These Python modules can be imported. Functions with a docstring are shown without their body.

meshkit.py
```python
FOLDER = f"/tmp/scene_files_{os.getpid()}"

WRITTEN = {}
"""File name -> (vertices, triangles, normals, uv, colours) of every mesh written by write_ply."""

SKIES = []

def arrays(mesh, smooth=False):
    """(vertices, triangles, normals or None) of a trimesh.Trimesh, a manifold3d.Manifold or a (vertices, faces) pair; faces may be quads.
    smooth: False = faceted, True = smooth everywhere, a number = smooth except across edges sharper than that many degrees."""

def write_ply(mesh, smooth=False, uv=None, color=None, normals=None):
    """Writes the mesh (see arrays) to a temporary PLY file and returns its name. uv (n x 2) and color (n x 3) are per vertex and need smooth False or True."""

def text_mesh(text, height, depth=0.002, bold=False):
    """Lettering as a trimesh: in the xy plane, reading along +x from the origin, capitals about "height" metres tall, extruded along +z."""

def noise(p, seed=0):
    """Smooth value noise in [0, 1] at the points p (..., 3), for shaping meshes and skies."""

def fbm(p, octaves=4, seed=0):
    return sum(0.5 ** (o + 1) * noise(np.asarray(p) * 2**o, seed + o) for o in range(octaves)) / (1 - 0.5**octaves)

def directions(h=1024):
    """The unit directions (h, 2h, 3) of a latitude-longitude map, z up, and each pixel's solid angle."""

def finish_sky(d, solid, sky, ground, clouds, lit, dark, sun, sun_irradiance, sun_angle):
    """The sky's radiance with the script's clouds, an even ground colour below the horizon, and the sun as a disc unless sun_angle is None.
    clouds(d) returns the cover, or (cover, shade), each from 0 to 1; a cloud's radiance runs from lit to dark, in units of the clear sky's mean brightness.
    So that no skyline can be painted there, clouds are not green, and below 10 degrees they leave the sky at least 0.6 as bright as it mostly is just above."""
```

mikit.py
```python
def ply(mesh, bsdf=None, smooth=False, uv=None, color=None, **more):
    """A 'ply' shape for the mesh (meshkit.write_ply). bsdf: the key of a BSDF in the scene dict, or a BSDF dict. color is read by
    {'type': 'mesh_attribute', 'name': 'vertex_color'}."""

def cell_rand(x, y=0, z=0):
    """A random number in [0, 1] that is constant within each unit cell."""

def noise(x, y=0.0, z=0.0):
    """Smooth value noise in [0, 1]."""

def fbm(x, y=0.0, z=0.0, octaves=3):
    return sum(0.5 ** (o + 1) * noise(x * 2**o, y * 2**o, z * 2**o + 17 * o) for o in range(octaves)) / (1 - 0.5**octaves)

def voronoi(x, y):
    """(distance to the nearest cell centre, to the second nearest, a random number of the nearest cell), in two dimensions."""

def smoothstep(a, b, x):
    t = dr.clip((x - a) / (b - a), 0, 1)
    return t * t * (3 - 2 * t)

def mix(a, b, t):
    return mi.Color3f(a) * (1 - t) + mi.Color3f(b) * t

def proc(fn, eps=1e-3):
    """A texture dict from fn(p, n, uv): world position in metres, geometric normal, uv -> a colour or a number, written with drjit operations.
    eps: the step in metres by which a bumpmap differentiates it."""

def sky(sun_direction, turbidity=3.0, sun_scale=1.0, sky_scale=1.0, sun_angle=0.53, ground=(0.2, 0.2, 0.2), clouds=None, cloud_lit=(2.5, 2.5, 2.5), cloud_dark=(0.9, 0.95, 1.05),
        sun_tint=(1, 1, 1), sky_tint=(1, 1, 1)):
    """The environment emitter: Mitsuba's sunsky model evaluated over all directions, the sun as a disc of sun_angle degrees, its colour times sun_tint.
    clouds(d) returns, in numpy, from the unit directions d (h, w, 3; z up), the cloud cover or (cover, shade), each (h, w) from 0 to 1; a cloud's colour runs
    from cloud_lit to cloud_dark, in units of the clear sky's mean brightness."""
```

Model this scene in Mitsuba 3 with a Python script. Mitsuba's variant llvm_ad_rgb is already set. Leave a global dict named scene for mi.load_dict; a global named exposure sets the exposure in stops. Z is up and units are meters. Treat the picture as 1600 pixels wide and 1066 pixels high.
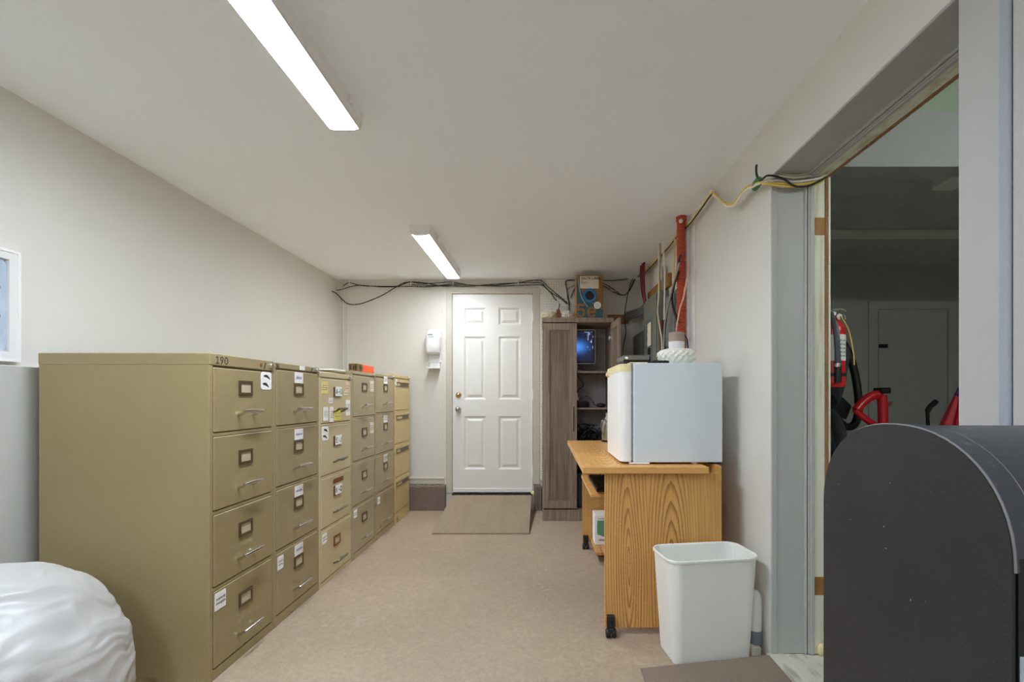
import math, random
import numpy as np, trimesh, manifold3d as m3
import mitsuba as mi, drjit as dr
import mikit, meshkit
from mikit import noise, fbm, smoothstep, mix, proc, cell_rand
from shapely.geometry import Polygon

# ------------------------------------------------------------------ camera, light, exposure
F, CU, CV, EYE = 730.0, 848.0, 622.0, 1.14          # focal length and vanishing point in pixels of a 1600 x 1066 frame, eye height
T = mi.ScalarTransform4f
scene, labels = {}, {}
scene['camera'] = {'type': 'perspective', 'fov': math.degrees(2 * math.atan(800 / F)), 'fov_axis': 'x', 'near_clip': 0.05, 'far_clip': 60.0,
                   'principal_point_offset_x': (800 - CU) / 1600, 'principal_point_offset_y': (533 - CV) / 1066,
                   'to_world': T().look_at(origin=[0, 0, EYE], target=[0, 1, EYE], up=[0, 0, 1])}
LAMP = [6.4, 6.7, 7.0]            # ceiling lights of the room
LAMP_NEAR = [12.2, 13.4, 15.0]      # nearer, cooler tube
LAMP_SIDE = [17.0, 18.0, 17.0]         # the single light of the dim room beyond the doorway
exposure = 2.62

R = random.Random(7)
def lin(r, g, b):
    return [((c / 255) / 12.92 if c <= 10 else ((c / 255 + 0.055) / 1.055) ** 2.4) for c in (r, g, b)]
def at(u, v, Y):                    # a point of the photograph at distance Y
    return np.array([(u - CU) / F * Y, Y, EYE - (v - CV) / F * Y])
def on_x(u, v, X):                  # a point of the photograph on the plane x = X
    return at(u, v, F * X / (u - CU))

# ------------------------------------------------------------------ naming
def numbered(k):
    if k not in labels and k not in scene and not any(s.startswith(k + '__') for s in scene): return k
    n = 1
    while True:
        kk = f'{k}_{n:03d}'
        if kk not in labels and kk not in scene and not any(s.startswith(kk + '__') for s in scene): return kk
        n += 1
def thing(name, label, cat, group=None):
    k = numbered(name); labels[k] = {'label': label, 'category': cat}
    if group: labels[k]['group'] = group
    return k
def put(k, mesh, mat, smooth=False, to=None):
    d = mesh if isinstance(mesh, dict) else mikit.ply(mesh, mat, smooth)
    d = dict(d)
    if to is not None: d['to_world'] = T().translate([float(x) for x in to])
    scene[k] = d
    return k
def part(parent, name, mesh, mat=None, smooth=False, to=None, label=None, kind=None):
    k = numbered(parent + '__' + name); put(k, mesh, mat, smooth, to)
    if label or kind:
        labels[k] = {}
        if label: labels[k]['label'] = label
        if kind: labels[k]['kind'] = kind
    return k
def single(name, mesh, mat, label, cat, smooth=False, group=None, kind=None):
    k = thing(name, label, cat, group); put(k, mesh, mat, smooth)
    if kind: labels[k]['kind'] = kind
    return k
def struct(name, mesh, mat, smooth=False, label=None):
    put(name, mesh, mat, smooth); labels[name] = {'kind': 'structure'}
    if label: labels[name]['label'] = label
    return name

# ------------------------------------------------------------------ mesh helpers
cat = trimesh.util.concatenate
def box(x0, x1, y0, y1, z0, z1, b=0.0):
    if b <= 0:
        m = trimesh.creation.box(extents=(x1 - x0, y1 - y0, z1 - z0)); m.apply_translation(((x0 + x1) / 2, (y0 + y1) / 2, (z0 + z1) / 2)); return m
    pts = []
    for sx in (0, 1):
        for sy in (0, 1):
            for sz in (0, 1):
                for a in range(3):
                    p = [(x0, x1)[sx], (y0, y1)[sy], (z0, z1)[sz]]
                    for j, s in enumerate((sx, sy, sz)):
                        if j != a: p[j] += b * (1 - 2 * s)
                    pts.append(p)
    return trimesh.convex.convex_hull(np.array(pts))
def rrect(w, h, r, n=5):
    pts = []
    for cx, cy, a0 in ((w / 2 - r, h / 2 - r, 0), (-w / 2 + r, h / 2 - r, 90), (-w / 2 + r, -h / 2 + r, 180), (w / 2 - r, -h / 2 + r, 270)):
        for i in range(n + 1):
            a = math.radians(a0 + 90 * i / n); pts.append((cx + r * math.cos(a), cy + r * math.sin(a)))
    return np.array(pts)
def loft(rings, cap0=True, cap1=True):
    n = len(rings[0]); v = np.vstack(rings); f = []
    for k in range(len(rings) - 1):
        a, b = k * n, (k + 1) * n
        for i in range(n):
            j = (i + 1) % n; f += [(a + i, a + j, b + j), (a + i, b + j, b + i)]
    f = [list(x) for x in f]
    if cap0:
        v = np.vstack([v, rings[0].mean(0)]); c = len(v) - 1; f += [[c, (i + 1) % n, i] for i in range(n)]
    if cap1:
        v = np.vstack([v, rings[-1].mean(0)]); c = len(v) - 1; a = (len(rings) - 1) * n; f += [[c, a + i, a + (i + 1) % n] for i in range(n)]
    return trimesh.Trimesh(v, f, process=False)
def lathe(profile, c=(0, 0, 0), n=24, axis=2):
    rings = []
    for r, z in profile:
        a = np.arange(n) / n * 2 * math.pi
        rings.append(np.stack([r * np.cos(a), r * np.sin(a), np.full(n, z)], 1))
    closed = profile[0] == profile[-1]
    m = loft(rings, not closed, not closed)
    if axis == 0: m.vertices = m.vertices[:, [2, 0, 1]]
    if axis == 1: m.vertices = m.vertices[:, [1, 2, 0]]
    m.apply_translation(c)
    return m
def curve(pts, per=6):
    P = np.array(pts, float)
    if len(P) == 2: return P
    Q = np.vstack([2 * P[0] - P[1], P, 2 * P[-1] - P[-2]]); out = []
    for i in range(1, len(Q) - 2):
        for t in np.arange(per) / per:
            a, b, c, d = Q[i - 1:i + 3]
            out.append(0.5 * (2 * b + (c - a) * t + (2 * a - 5 * b + 4 * c - d) * t * t + (3 * b - a - 3 * c + d) * t ** 3))
    return np.vstack(out + [P[-1]])
def tube(pts, r, n=7, per=6, radii=None):
    P = curve(pts, per) if per else np.array(pts, float)
    d = np.gradient(P, axis=0); d /= np.linalg.norm(d, axis=1, keepdims=True) + 1e-12
    u = np.cross(d[0], [0.3, 0.5, 0.8]); u /= np.linalg.norm(u); rings = []
    for i in range(len(P)):
        u = u - d[i] * (u @ d[i]); u /= np.linalg.norm(u) + 1e-12; w = np.cross(d[i], u)
        a = np.arange(n) / n * 2 * math.pi; rr = r if radii is None else radii(i / (len(P) - 1), i)
        rings.append(P[i] + rr * (np.cos(a)[:, None] * u + np.sin(a)[:, None] * w))
    return loft(rings)
def prism(poly, ex, ey, o, depth):
    """The outline poly (n x 2) in the plane o + x ex + y ey, extruded along ex x ey."""
    m = trimesh.creation.extrude_polygon(Polygon(poly), depth, engine='earcut')
    return plane(m, o, ex, ey)
def plane(m, o, ex, ey):
    m = m.copy(); ex, ey = np.array(ex, float), np.array(ey, float); ez = np.cross(ex, ey)
    m.vertices = np.array(o) + m.vertices[:, :1] * ex + m.vertices[:, 1:2] * ey + m.vertices[:, 2:3] * ez
    return m
def mf(m):
    return m3.Manifold(m3.Mesh(np.asarray(m.vertices, np.float32), np.asarray(m.faces, np.uint32)))
def hull(pts):
    return trimesh.convex.convex_hull(np.array(pts, float))
def frame_bars(u0, u1, v0, v1, t, d0, d1, fn):
    """four bars round a rectangle; fn(u0,u1,v0,v1,d0,d1) makes a box"""
    return cat([fn(u0, u1, v1 - t, v1, d0, d1), fn(u0, u1, v0, v0 + t, d0, d1), fn(u0, u0 + t, v0 + t, v1 - t, d0, d1), fn(u1 - t, u1, v0 + t, v1 - t, d0, d1)])
XF = lambda y0, y1, z0, z1, a, b: box(a, b, y0, y1, z0, z1)          # bars on a face that looks along x
YF = lambda x0, x1, z0, z1, a, b: box(x0, x1, a, b, z0, z1)          # bars on a face that looks along y
def text_on(s, h, o, ex, ey, bold=False, center=True, depth=0.0008):
    m = meshkit.text_mesh(s, h, depth, bold)
    b = m.bounds
    if center: m.apply_translation((-(b[0][0] + b[1][0]) / 2, -(b[0][1] + b[1][1]) / 2, 0))
    return plane(m, o, ex, ey)
def scribble(o, ex, ey, w, h, rows=1, seed=0, depth=0.0006):
    """lines of small illegible handwriting as thin strokes"""
    rr = random.Random(seed); ms = []
    for k in range(rows):
        y = h * (0.5 - (k + 0.5) / rows)
        x = -w / 2
        while x < w / 2:
            l = w * rr.uniform(0.05, 0.13); hh = h / rows * rr.uniform(0.3, 0.75)
            ms.append(box(x, x + l * 0.35, y - hh / 2, y + hh / 2, 0, depth)); ms.append(box(x, x + l * 0.8, y - h / rows * 0.1, y + h / rows * 0.08, 0, depth))
            x += l + w * 0.02
    return plane(cat(ms), o, ex, ey)

# ------------------------------------------------------------------ materials
def mat(name, base, rough=0.6, bump=None, bscale=0.002, two=True, eps=1e-3, **kw):
    col = {'type': 'rgb', 'value': base} if isinstance(base, (list, tuple)) else proc(base)
    b = {'type': 'principled', 'base_color': col, 'roughness': rough, **kw}
    if bump is not None: b = {'type': 'bumpmap', 'arbitrary': proc(bump, eps), 'scale': bscale, 'bsdf': b}
    scene[name] = {'type': 'twosided', 'bsdf': b} if two else b
    return name
def C(r, g, b): return mi.Color3f(*lin(r, g, b))

mat('m_wall', lambda p, n, uv: C(216, 214, 207) * (0.97 + 0.06 * fbm(p.x * 1.6, p.y * 1.6, p.z * 1.6)), 0.55, specular=0.3)
mat('m_ledge', lambda p, n, uv: C(186, 187, 180) * (0.96 + 0.08 * fbm(p.x * 3, p.y * 3, p.z * 3)), 0.6)
mat('m_ceiling', lambda p, n, uv: C(241, 246, 250) * (0.975 + 0.05 * fbm(p.x * 0.9, p.y * 0.9, 1.0)), 0.75, specular=0.25)
def floor_fn(p, n, uv):
    a = fbm(p.x * 2.2, p.y * 2.2, 0.3); g = noise(p.x * 170, p.y * 170); g2 = noise(p.x * 60 + 9, p.y * 60)
    c = mix(C(153, 135, 116), C(174, 156, 136), a) * (0.86 + 0.16 * g + 0.12 * g2)
    s = smoothstep(0.80, 0.86, noise(p.x * 42 + 3, p.y * 42 + 7)) * smoothstep(0.55, 0.7, fbm(p.x * 3 + 4, p.y * 3))
    return mix(c, C(176, 162, 148), 0.45 * s)
mat('m_floor', floor_fn, 0.62, bump=lambda p, n, uv: fbm(p.x * 70, p.y * 70, 0.0), bscale=0.0025, specular=0.35)
mat('m_curb', lambda p, n, uv: C(121, 106, 97) * (0.86 + 0.25 * fbm(p.x * 20, p.y * 20, p.z * 20)), 0.75)
mat('m_ply', lambda p, n, uv: mix(C(146, 128, 108), C(163, 146, 125), fbm(p.x * 14, p.y * 2.5, 0.5)) * (0.93 + 0.12 * noise(p.x * 150, p.y * 40)), 0.7)
mat('m_mat', lambda p, n, uv: C(124, 109, 97) * (0.92 + 0.16 * noise(p.x * 240, p.y * 240)), 0.8)
mat('m_trim', lambda p, n, uv: C(174, 176, 174) * (0.97 + 0.05 * noise(p.x * 80, p.y * 80, p.z * 9)), 0.5)
mat('m_casing', lambda p, n, uv: C(196, 192, 180) * (0.97 + 0.05 * noise(p.x * 60, p.y * 60, p.z * 9)), 0.5)
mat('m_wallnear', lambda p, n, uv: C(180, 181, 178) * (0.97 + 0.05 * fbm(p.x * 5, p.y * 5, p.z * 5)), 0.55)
mat('m_jamb', lambda p, n, uv: mix(C(222, 222, 206), C(196, 190, 160), smoothstep(0.5, 0.75, fbm(p.x * 60, p.y * 30, p.z * 3))), 0.5)
mat('m_sill', lambda p, n, uv: mix(C(196, 192, 178), C(160, 152, 138), smoothstep(0.55, 0.8, fbm(p.x * 24, p.y * 8, 2.0))), 0.6)
mat('m_rawwood', lambda p, n, uv: mix(C(176, 124, 62), C(126, 84, 44), fbm(p.x * 70, p.y * 70, p.z * 12)), 0.6)
mat('m_darkedge', lambda p, n, uv: mix(C(164, 124, 84), C(120, 88, 62), fbm(p.x * 60, p.y * 60, p.z * 8)), 0.7)
mat('m_bluegrey', lin(158, 164, 176), 0.5)
mat('m_white', lin(232, 232, 230), 0.4)
mat('m_whitepaint', lin(222, 222, 221), 0.45)
mat('m_door', lin(226, 226, 222), 0.42)
mat('m_offwhite', lin(216, 216, 208), 0.5)
def tan(c0, c1, seed):
    def fn(p, n, uv):
        a = fbm(p.x * 3 + seed, p.y * 3, p.z * 2.2)
        c = mix(c0, c1, a) * (0.95 + 0.08 * noise(p.x * 190, p.y * 190, p.z * 190))
        d = smoothstep(0.66, 0.78, fbm(p.x * 11 + seed, p.y * 11, p.z * 11)) * smoothstep(0.35, 0.0, p.z)      # scuffs and rust spots on the feet
        return mix(c, C(96, 74, 48), 0.55 * d)
    return fn
mat('m_tan_1', tan(C(148, 132, 94), C(159, 143, 104), 0.0), 0.42, specular=0.4)
mat('m_tan_2', tan(C(150, 134, 100), C(162, 146, 111), 5.0), 0.42, specular=0.4)
mat('m_tan_3', tan(C(192, 176, 138), C(203, 188, 150), 9.0), 0.42, specular=0.4)
mat('m_tan_4', tan(C(164, 150, 119), C(175, 161, 129), 13.0), 0.42, specular=0.4)
mat('m_tan_5', tan(C(160, 144, 113), C(173, 156, 123), 17.0), 0.42, specular=0.4)
mat('m_tan_6', tan(C(196, 174, 122), C(206, 184, 130), 21.0), 0.42, specular=0.4)
mat('m_bronze', lin(104, 86, 62), 0.35, metallic=0.5)
mat('m_chrome', lin(205, 203, 198), 0.22, metallic=1.0)
mat('m_steel', lin(150, 148, 144), 0.3, metallic=1.0)
mat('m_brass', lin(206, 188, 136), 0.25, metallic=1.0)
mat('m_black', lin(24, 24, 26), 0.45)
mat('m_blackmatte', lin(30, 30, 31), 0.8)
mat('m_ink', lin(40, 38, 36), 0.7)
mat('m_inkblue', lin(104, 118, 150), 0.7)
mat('m_inkgrey', lin(140, 138, 134), 0.7)
mat('m_paper', lin(236, 236, 234), 0.7)
mat('m_papercream', lin(222, 212, 192), 0.7)
mat('m_paperyellow', lin(226, 206, 130), 0.7)
mat('m_yellowbright', lin(232, 220, 96), 0.6)
mat('m_paperpink', lin(224, 192, 172), 0.7)
mat('m_greencard', lin(92, 150, 112), 0.55)
mat('m_rust', lambda p, n, uv: mix(C(142, 84, 46), C(104, 62, 40), fbm(p.x * 40, p.y * 40, p.z * 40)), 0.7)
mat('m_holdercard', lin(188, 176, 148), 0.6)
def oak(horizontal):
    def fn(p, n, uv):
        w = fbm(p.x * 6, p.z * 1.3, p.y * 1.3, 3) - 0.5
        fine = fbm(p.x * 60, p.z * 2.0, p.y * 2.0, 2) - 0.5
        if horizontal:
            a, l = p.x + 0.03 * w, p.y
            rr = dr.sqrt(dr.square(a - 0.33) + dr.square(l - 4.1) * 0.0045)
            t = rr * 120 + 1.8 * w + 0.5 * fine
            pore = noise(p.x * 480, p.y * 7, 2.0); edge = noise(p.x * 6, p.y * 6, p.z * 420)
            flat = smoothstep(0.5, 0.9, dr.abs(n.z))
        else:
            a, l = p.x + 0.030 * w, p.z
            r1 = dr.sqrt(dr.square(a - 0.412) + dr.square(l - 0.34) * 0.0085)
            r2 = dr.sqrt(dr.square(a - 0.615) + dr.square(l - 0.30) * 0.016)
            rr = dr.minimum(r1, r2 * 0.9)
            t = dr.power(rr, 0.85) * 64 + 1.3 * w + 0.4 * fine
            pore = noise(p.x * 480 + p.y * 300, p.z * 7, 3.0); edge = pore; flat = mi.Float(1.0)
        ring = t - dr.floor(t)
        amp = (0.30 + 0.55 * fbm(p.x * 9, p.y * 2, p.z * 2.5)) * smoothstep(0.17, 0.03, rr) * (0.75 if horizontal else 1.0) + 0.22
        line = smoothstep(0.40, 0.92, ring) * smoothstep(1.0, 0.95, ring) * amp
        c = mix(C(208, 158, 94), C(146, 100, 50), line * flat)
        return c * (0.80 + 0.16 * mix(mi.Color3f(edge), mi.Color3f(pore), flat) + 0.14 * pore * flat + 0.10 * (1 - flat)) * (0.95 + 0.1 * fbm(p.x * 3, p.y * 3, p.z * 1.5))
    return fn
mat('m_oak', oak(False), 0.42, specular=0.4)
mat('m_oaktop', oak(True), 0.38, specular=0.45)
def darkoak(p, n, uv):
    w = fbm(p.x * 7, p.y * 7, p.z * 0.9)
    g = fbm(p.x * 95 + 6 * w, p.y * 95, p.z * 3.0, 4)
    c = mix(C(126, 109, 95), C(154, 136, 120), smoothstep(0.25, 0.75, g))
    return c * (0.9 + 0.2 * noise(p.x * 300, p.y * 300, p.z * 9))
mat('m_darkoak', darkoak, 0.55)
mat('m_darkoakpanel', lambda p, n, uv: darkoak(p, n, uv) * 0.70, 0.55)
mat('m_darkoakin', lambda p, n, uv: mix(C(150, 144, 141), C(182, 176, 172), fbm(p.x * 60, p.y * 60, p.z * 3)), 0.6)
mat('m_fridge', lin(211, 218, 224), 0.38)
mat('m_fridgedoor', lin(234, 234, 232), 0.3, clearcoat=0.4)
mat('m_yellowed', lin(226, 212, 162), 0.4)
mat('m_gasket', lin(122, 130, 142), 0.6)
mat('m_bin', lin(230, 232, 228), 0.4)
mat('m_bag', lin(186, 186, 184), 0.38, specular=0.5)
def blackspeck(p, n, uv):
    s = cell_rand(p.x * 900, p.y * 900, p.z * 900)
    d = smoothstep(0.90, 1.0, s) * 0.22 + 0.10 * fbm(p.x * 6, p.y * 6, p.z * 6)
    q = smoothstep(0.99985, 0.99995, cell_rand(p.x * 620 + 7, p.y * 620, p.z * 620))
    return mix(mix(C(33, 33, 34), C(104, 102, 100), d), C(200, 200, 196), q)
mat('m_blackbox', blackspeck, 0.55, specular=0.45)
mat('m_blackhood', lambda p, n, uv: mix(C(44, 47, 54), C(150, 156, 166), 0.10 + 0.3 * smoothstep(0.6, 0.95, fbm(p.x * 40, p.y * 40, p.z * 40))), 0.4)
mat('m_edge', lin(122, 122, 124), 0.5)
mat('m_panelgrey', lin(118, 122, 112), 0.45)
mat('m_panelblue', lin(104, 110, 114), 0.45)
mat('m_conduitgrey', lin(120, 120, 116), 0.5)
mat('m_cablewhite', lin(224, 218, 204), 0.5)
mat('m_cablecream', lin(214, 204, 168), 0.5)
mat('m_cableyellow', lin(222, 190, 90), 0.5)
mat('m_cablepink', lin(222, 176, 152), 0.5)
mat('m_cablegrey', lin(150, 150, 148), 0.5)
mat('m_cableblack', lin(38, 37, 38), 0.5)
mat('m_maroon', lin(116, 28, 42), 0.45)
mat('m_orange', lin(170, 70, 40), 0.5)
mat('m_orangebright', lin(246, 106, 58), 0.6)
mat('m_brownbox', lambda p, n, uv: mix(C(150, 116, 72), C(96, 70, 40), smoothstep(0.45, 0.6, fbm(p.x * 60, p.y * 60, p.z * 14))), 0.7)
mat('m_kraft', lambda p, n, uv: C(150, 104, 54) * (0.94 + 0.1 * noise(p.x * 200, p.y * 200, p.z * 60)), 0.7)
mat('m_teal', lin(42, 92, 104), 0.6)
mat('m_bluereel', lin(44, 120, 176), 0.4)
mat('m_greentape', lin(70, 120, 64), 0.5)
mat('m_milkglass', lin(238, 238, 228), 0.25, clearcoat=0.5)
mat('m_taupe', lin(158, 140, 128), 0.5)
mat('m_peg', lambda p, n, uv: mix(C(226, 224, 216), C(84, 80, 74), smoothstep(0.0042, 0.0030, dr.sqrt(dr.square((p.x / 0.0254 - dr.floor(p.x / 0.0254) - 0.5) * 0.0254) + dr.square((p.z / 0.0254 - dr.floor(p.z / 0.0254) - 0.5) * 0.0254)))), 0.55)
mat('m_galv', lambda p, n, uv: mix(C(150, 170, 190), C(196, 208, 218), fbm(p.x * 30, p.y * 30, p.z * 12, 4)), 0.4)
mat('m_red', lin(204, 24, 32), 0.32, clearcoat=0.5)
mat('m_redext', lin(214, 26, 30), 0.3, clearcoat=0.5)
mat('m_umbrella', lin(184, 28, 52), 0.55)
mat('m_purple', lin(70, 44, 120), 0.5)
mat('m_gunmetal', lin(70, 76, 88), 0.4)
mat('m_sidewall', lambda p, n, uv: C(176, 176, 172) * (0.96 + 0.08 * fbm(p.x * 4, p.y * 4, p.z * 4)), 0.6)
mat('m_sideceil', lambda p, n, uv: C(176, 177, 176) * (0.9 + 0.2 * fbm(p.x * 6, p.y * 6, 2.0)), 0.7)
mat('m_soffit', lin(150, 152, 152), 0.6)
mat('m_greenceil', lin(206, 226, 204), 0.6)
mat('m_hose', lin(58, 58, 62), 0.3)
mat('m_navy', lin(34, 42, 66), 0.6)
mat('m_lampbody', lin(236, 236, 234), 0.35)

# ------------------------------------------------------------------ room shell
XL, XR, YB, YN, ZC = -2.10, 0.99, 4.77, -2.6, 2.35
OY0, OY1, OZ = 1.107, 2.024, 2.105           # the doorway in the right wall
WT = 0.245
struct('floor', box(XL - 0.1, XR, YN - 0.1, YB + 0.1, -0.1, 0), 'm_floor')
struct('ceiling', box(XL - 0.1, XR, YN - 0.1, YB + 0.1, ZC, ZC + 0.1), 'm_ceiling')
struct('wall_left', box(XL - 0.1, XL, YN, YB, 0, ZC), 'm_wall')
part('wall_left', 'lower_panel', box(XL, XL + 0.028, YN, 2.6, 0, 1.268, 0.004), 'm_ledge')
DX0, DX1, DZ0, DZ1 = -0.922, -0.105, 0.165, 2.203       # back door opening
struct('wall_back', cat([box(XL, DX0 - 0.012, YB, YB + 0.1, 0, ZC), box(DX1 + 0.012, XR + WT, YB, YB + 0.1, 0, ZC), box(DX0 - 0.012, DX1 + 0.012, YB, YB + 0.1, DZ1 + 0.012, ZC), box(DX0 - 0.012, DX1 + 0.012, YB, YB + 0.1, 0, DZ0 - 0.004)]), 'm_wall')
part('wall_back', 'panel_strip', box(-1.02, -0.985, YB - 0.006, YB, 0.26, ZC, 0.002), 'm_wall')
struct('wall_right', cat([box(XR, XR + WT, OY1, YB, 0, ZC), box(XR, XR + WT, OY0, OY1, OZ, ZC)]), 'm_wall')
struct('wall_right_near', cat([box(XR - 0.004, XR + WT, YN, OY0, 0, ZC)]), 'm_wallnear')
struct('wall_near', box(XL, XR, YN - 0.1, YN, 0, ZC), 'm_wall')
struct('trim_1', box(XR - 0.014, XR - 0.004, 0.977, 1.002, 0, ZC, 0.003), 'm_bluegrey')
struct('trim_11', box(XR - 0.011, XR - 0.004, 0.80, 0.974, 0, ZC, 0.002), 'm_wallnear')
# corner conduits
for x, r, wh in ((-2.062, 0.004, 'leftmost'), (-2.035, 0.006, 'middle'), (-1.99, 0.0055, 'rightmost')):
    single('wall_conduit', tube([(x, YB - r - 0.001, 1.2), (x, YB - r - 0.001, ZC)], r, 8), 'm_wall', wh + ' of three thin painted conduits running down the left back corner', 'conduit', 30, group='thin conduits in the left back corner')
# curb and baseboard of the back wall
def curb_strip(x0, x1, seed):
    n = 22; xs = np.linspace(x0, x1, n); rr = random.Random(seed)
    top = [0.252 + rr.uniform(-0.006, 0.006) for _ in xs]; ys = [YB - 0.055 + rr.uniform(-0.003, 0.003) for _ in xs]
    v, f = [], []
    for x, t, y in zip(xs, top, ys): v += [(x, YB, 0), (x, y, 0), (x, y, t - 0.012), (x, y + 0.014, t), (x, YB, t)]
    for i in range(n - 1):
        a, b = 5 * i, 5 * i + 5
        for k in range(5):
            j = (k + 1) % 5; f += [(a + k, b + k, b + j), (a + k, b + j, a + j)]
    f += [(0, 1, 2), (0, 2, 3), (0, 3, 4)]; e = 5 * (n - 1); f += [(e, e + 2, e + 1), (e, e + 3, e + 2), (e, e + 4, e + 3)]
    return trimesh.Trimesh(v, f, process=False)
part('wall_back', 'concrete_curb', curb_strip(-1.46, -0.985, 1), 'm_curb', label='brown painted concrete curb left of the white door')
part('wall_back', 'concrete_curb', curb_strip(-0.088, -0.012, 2), 'm_curb', label='brown painted concrete curb between the door and the wardrobe')
part('wall_back', 'concrete_curb', curb_strip(XL, -1.47, 3), 'm_curb', label='brown painted concrete curb behind the cabinets')
struct('baseboard_back', cat([box(XL, -1.0, YB - 0.016, YB, 0.262, 0.325, 0.003), box(XL, -1.0, YB - 0.022, YB, 0.312, 0.328, 0.003)]), 'm_casing')
# back door and its frame
struct('trim_2', cat([box(DX0 - 0.062, DX0 - 0.006, YB - 0.014, YB, 0.17, DZ1 + 0.06, 0.003), box(DX1 + 0.006, DX1 + 0.078, YB - 0.014, YB, 0.26, DZ1 + 0.06, 0.003),
                      box(DX0 - 0.062, DX1 + 0.078, YB - 0.014, YB, DZ1 + 0.010, DZ1 + 0.066, 0.003),
                      box(DX0 - 0.012, DX0 - 0.003, YB - 0.01, YB + 0.09, DZ0, DZ1 + 0.01), box(DX1 + 0.003, DX1 + 0.012, YB - 0.01, YB + 0.09, DZ0, DZ1 + 0.01), box(DX0 - 0.01, DX1 + 0.01, YB - 0.01, YB + 0.09, DZ1 + 0.003, DZ1 + 0.012)]), 'm_casing')
yf = YB + 0.014
slab = mf(box(DX0, DX1, yf, yf + 0.044, DZ0 + 0.005, DZ1))
def pyr(x0, x1, z0, z1, ya, yb, d):
    return m3.Manifold.hull_points(np.array([(x0, ya, z0), (x1, ya, z0), (x1, ya, z1), (x0, ya, z1), (x0 + d, yb, z0 + d), (x1 - d, yb, z0 + d), (x1 - d, yb, z1 - d), (x0 + d, yb, z1 - d)], np.float32))
px = lambda u: (u - CU) / F * YB
pz = lambda v: EYE - (v - CV) / F * YB
for ua, ub in ((724.7, 759), (778.7, 813.8)):
    for va, vb in ((480.6, 507.8), (525.5, 624.5), (650.5, 734)):
        x0, x1, z0, z1 = px(ua), px(ub), pz(vb), pz(va)
        slab = slab - pyr(x0, x1, z0, z1, yf - 0.0005, yf + 0.013, 0.018)
        slab = slab + pyr(x0 + 0.026, x1 - 0.026, z0 + 0.026, z1 - 0.026, yf + 0.0135, yf + 0.002, 0.022)
struct('door_1', slab, 'm_door', label='white six panel door in the back wall at the top of the ramp')
kx = at(716, 0, YB)[0]
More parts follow.
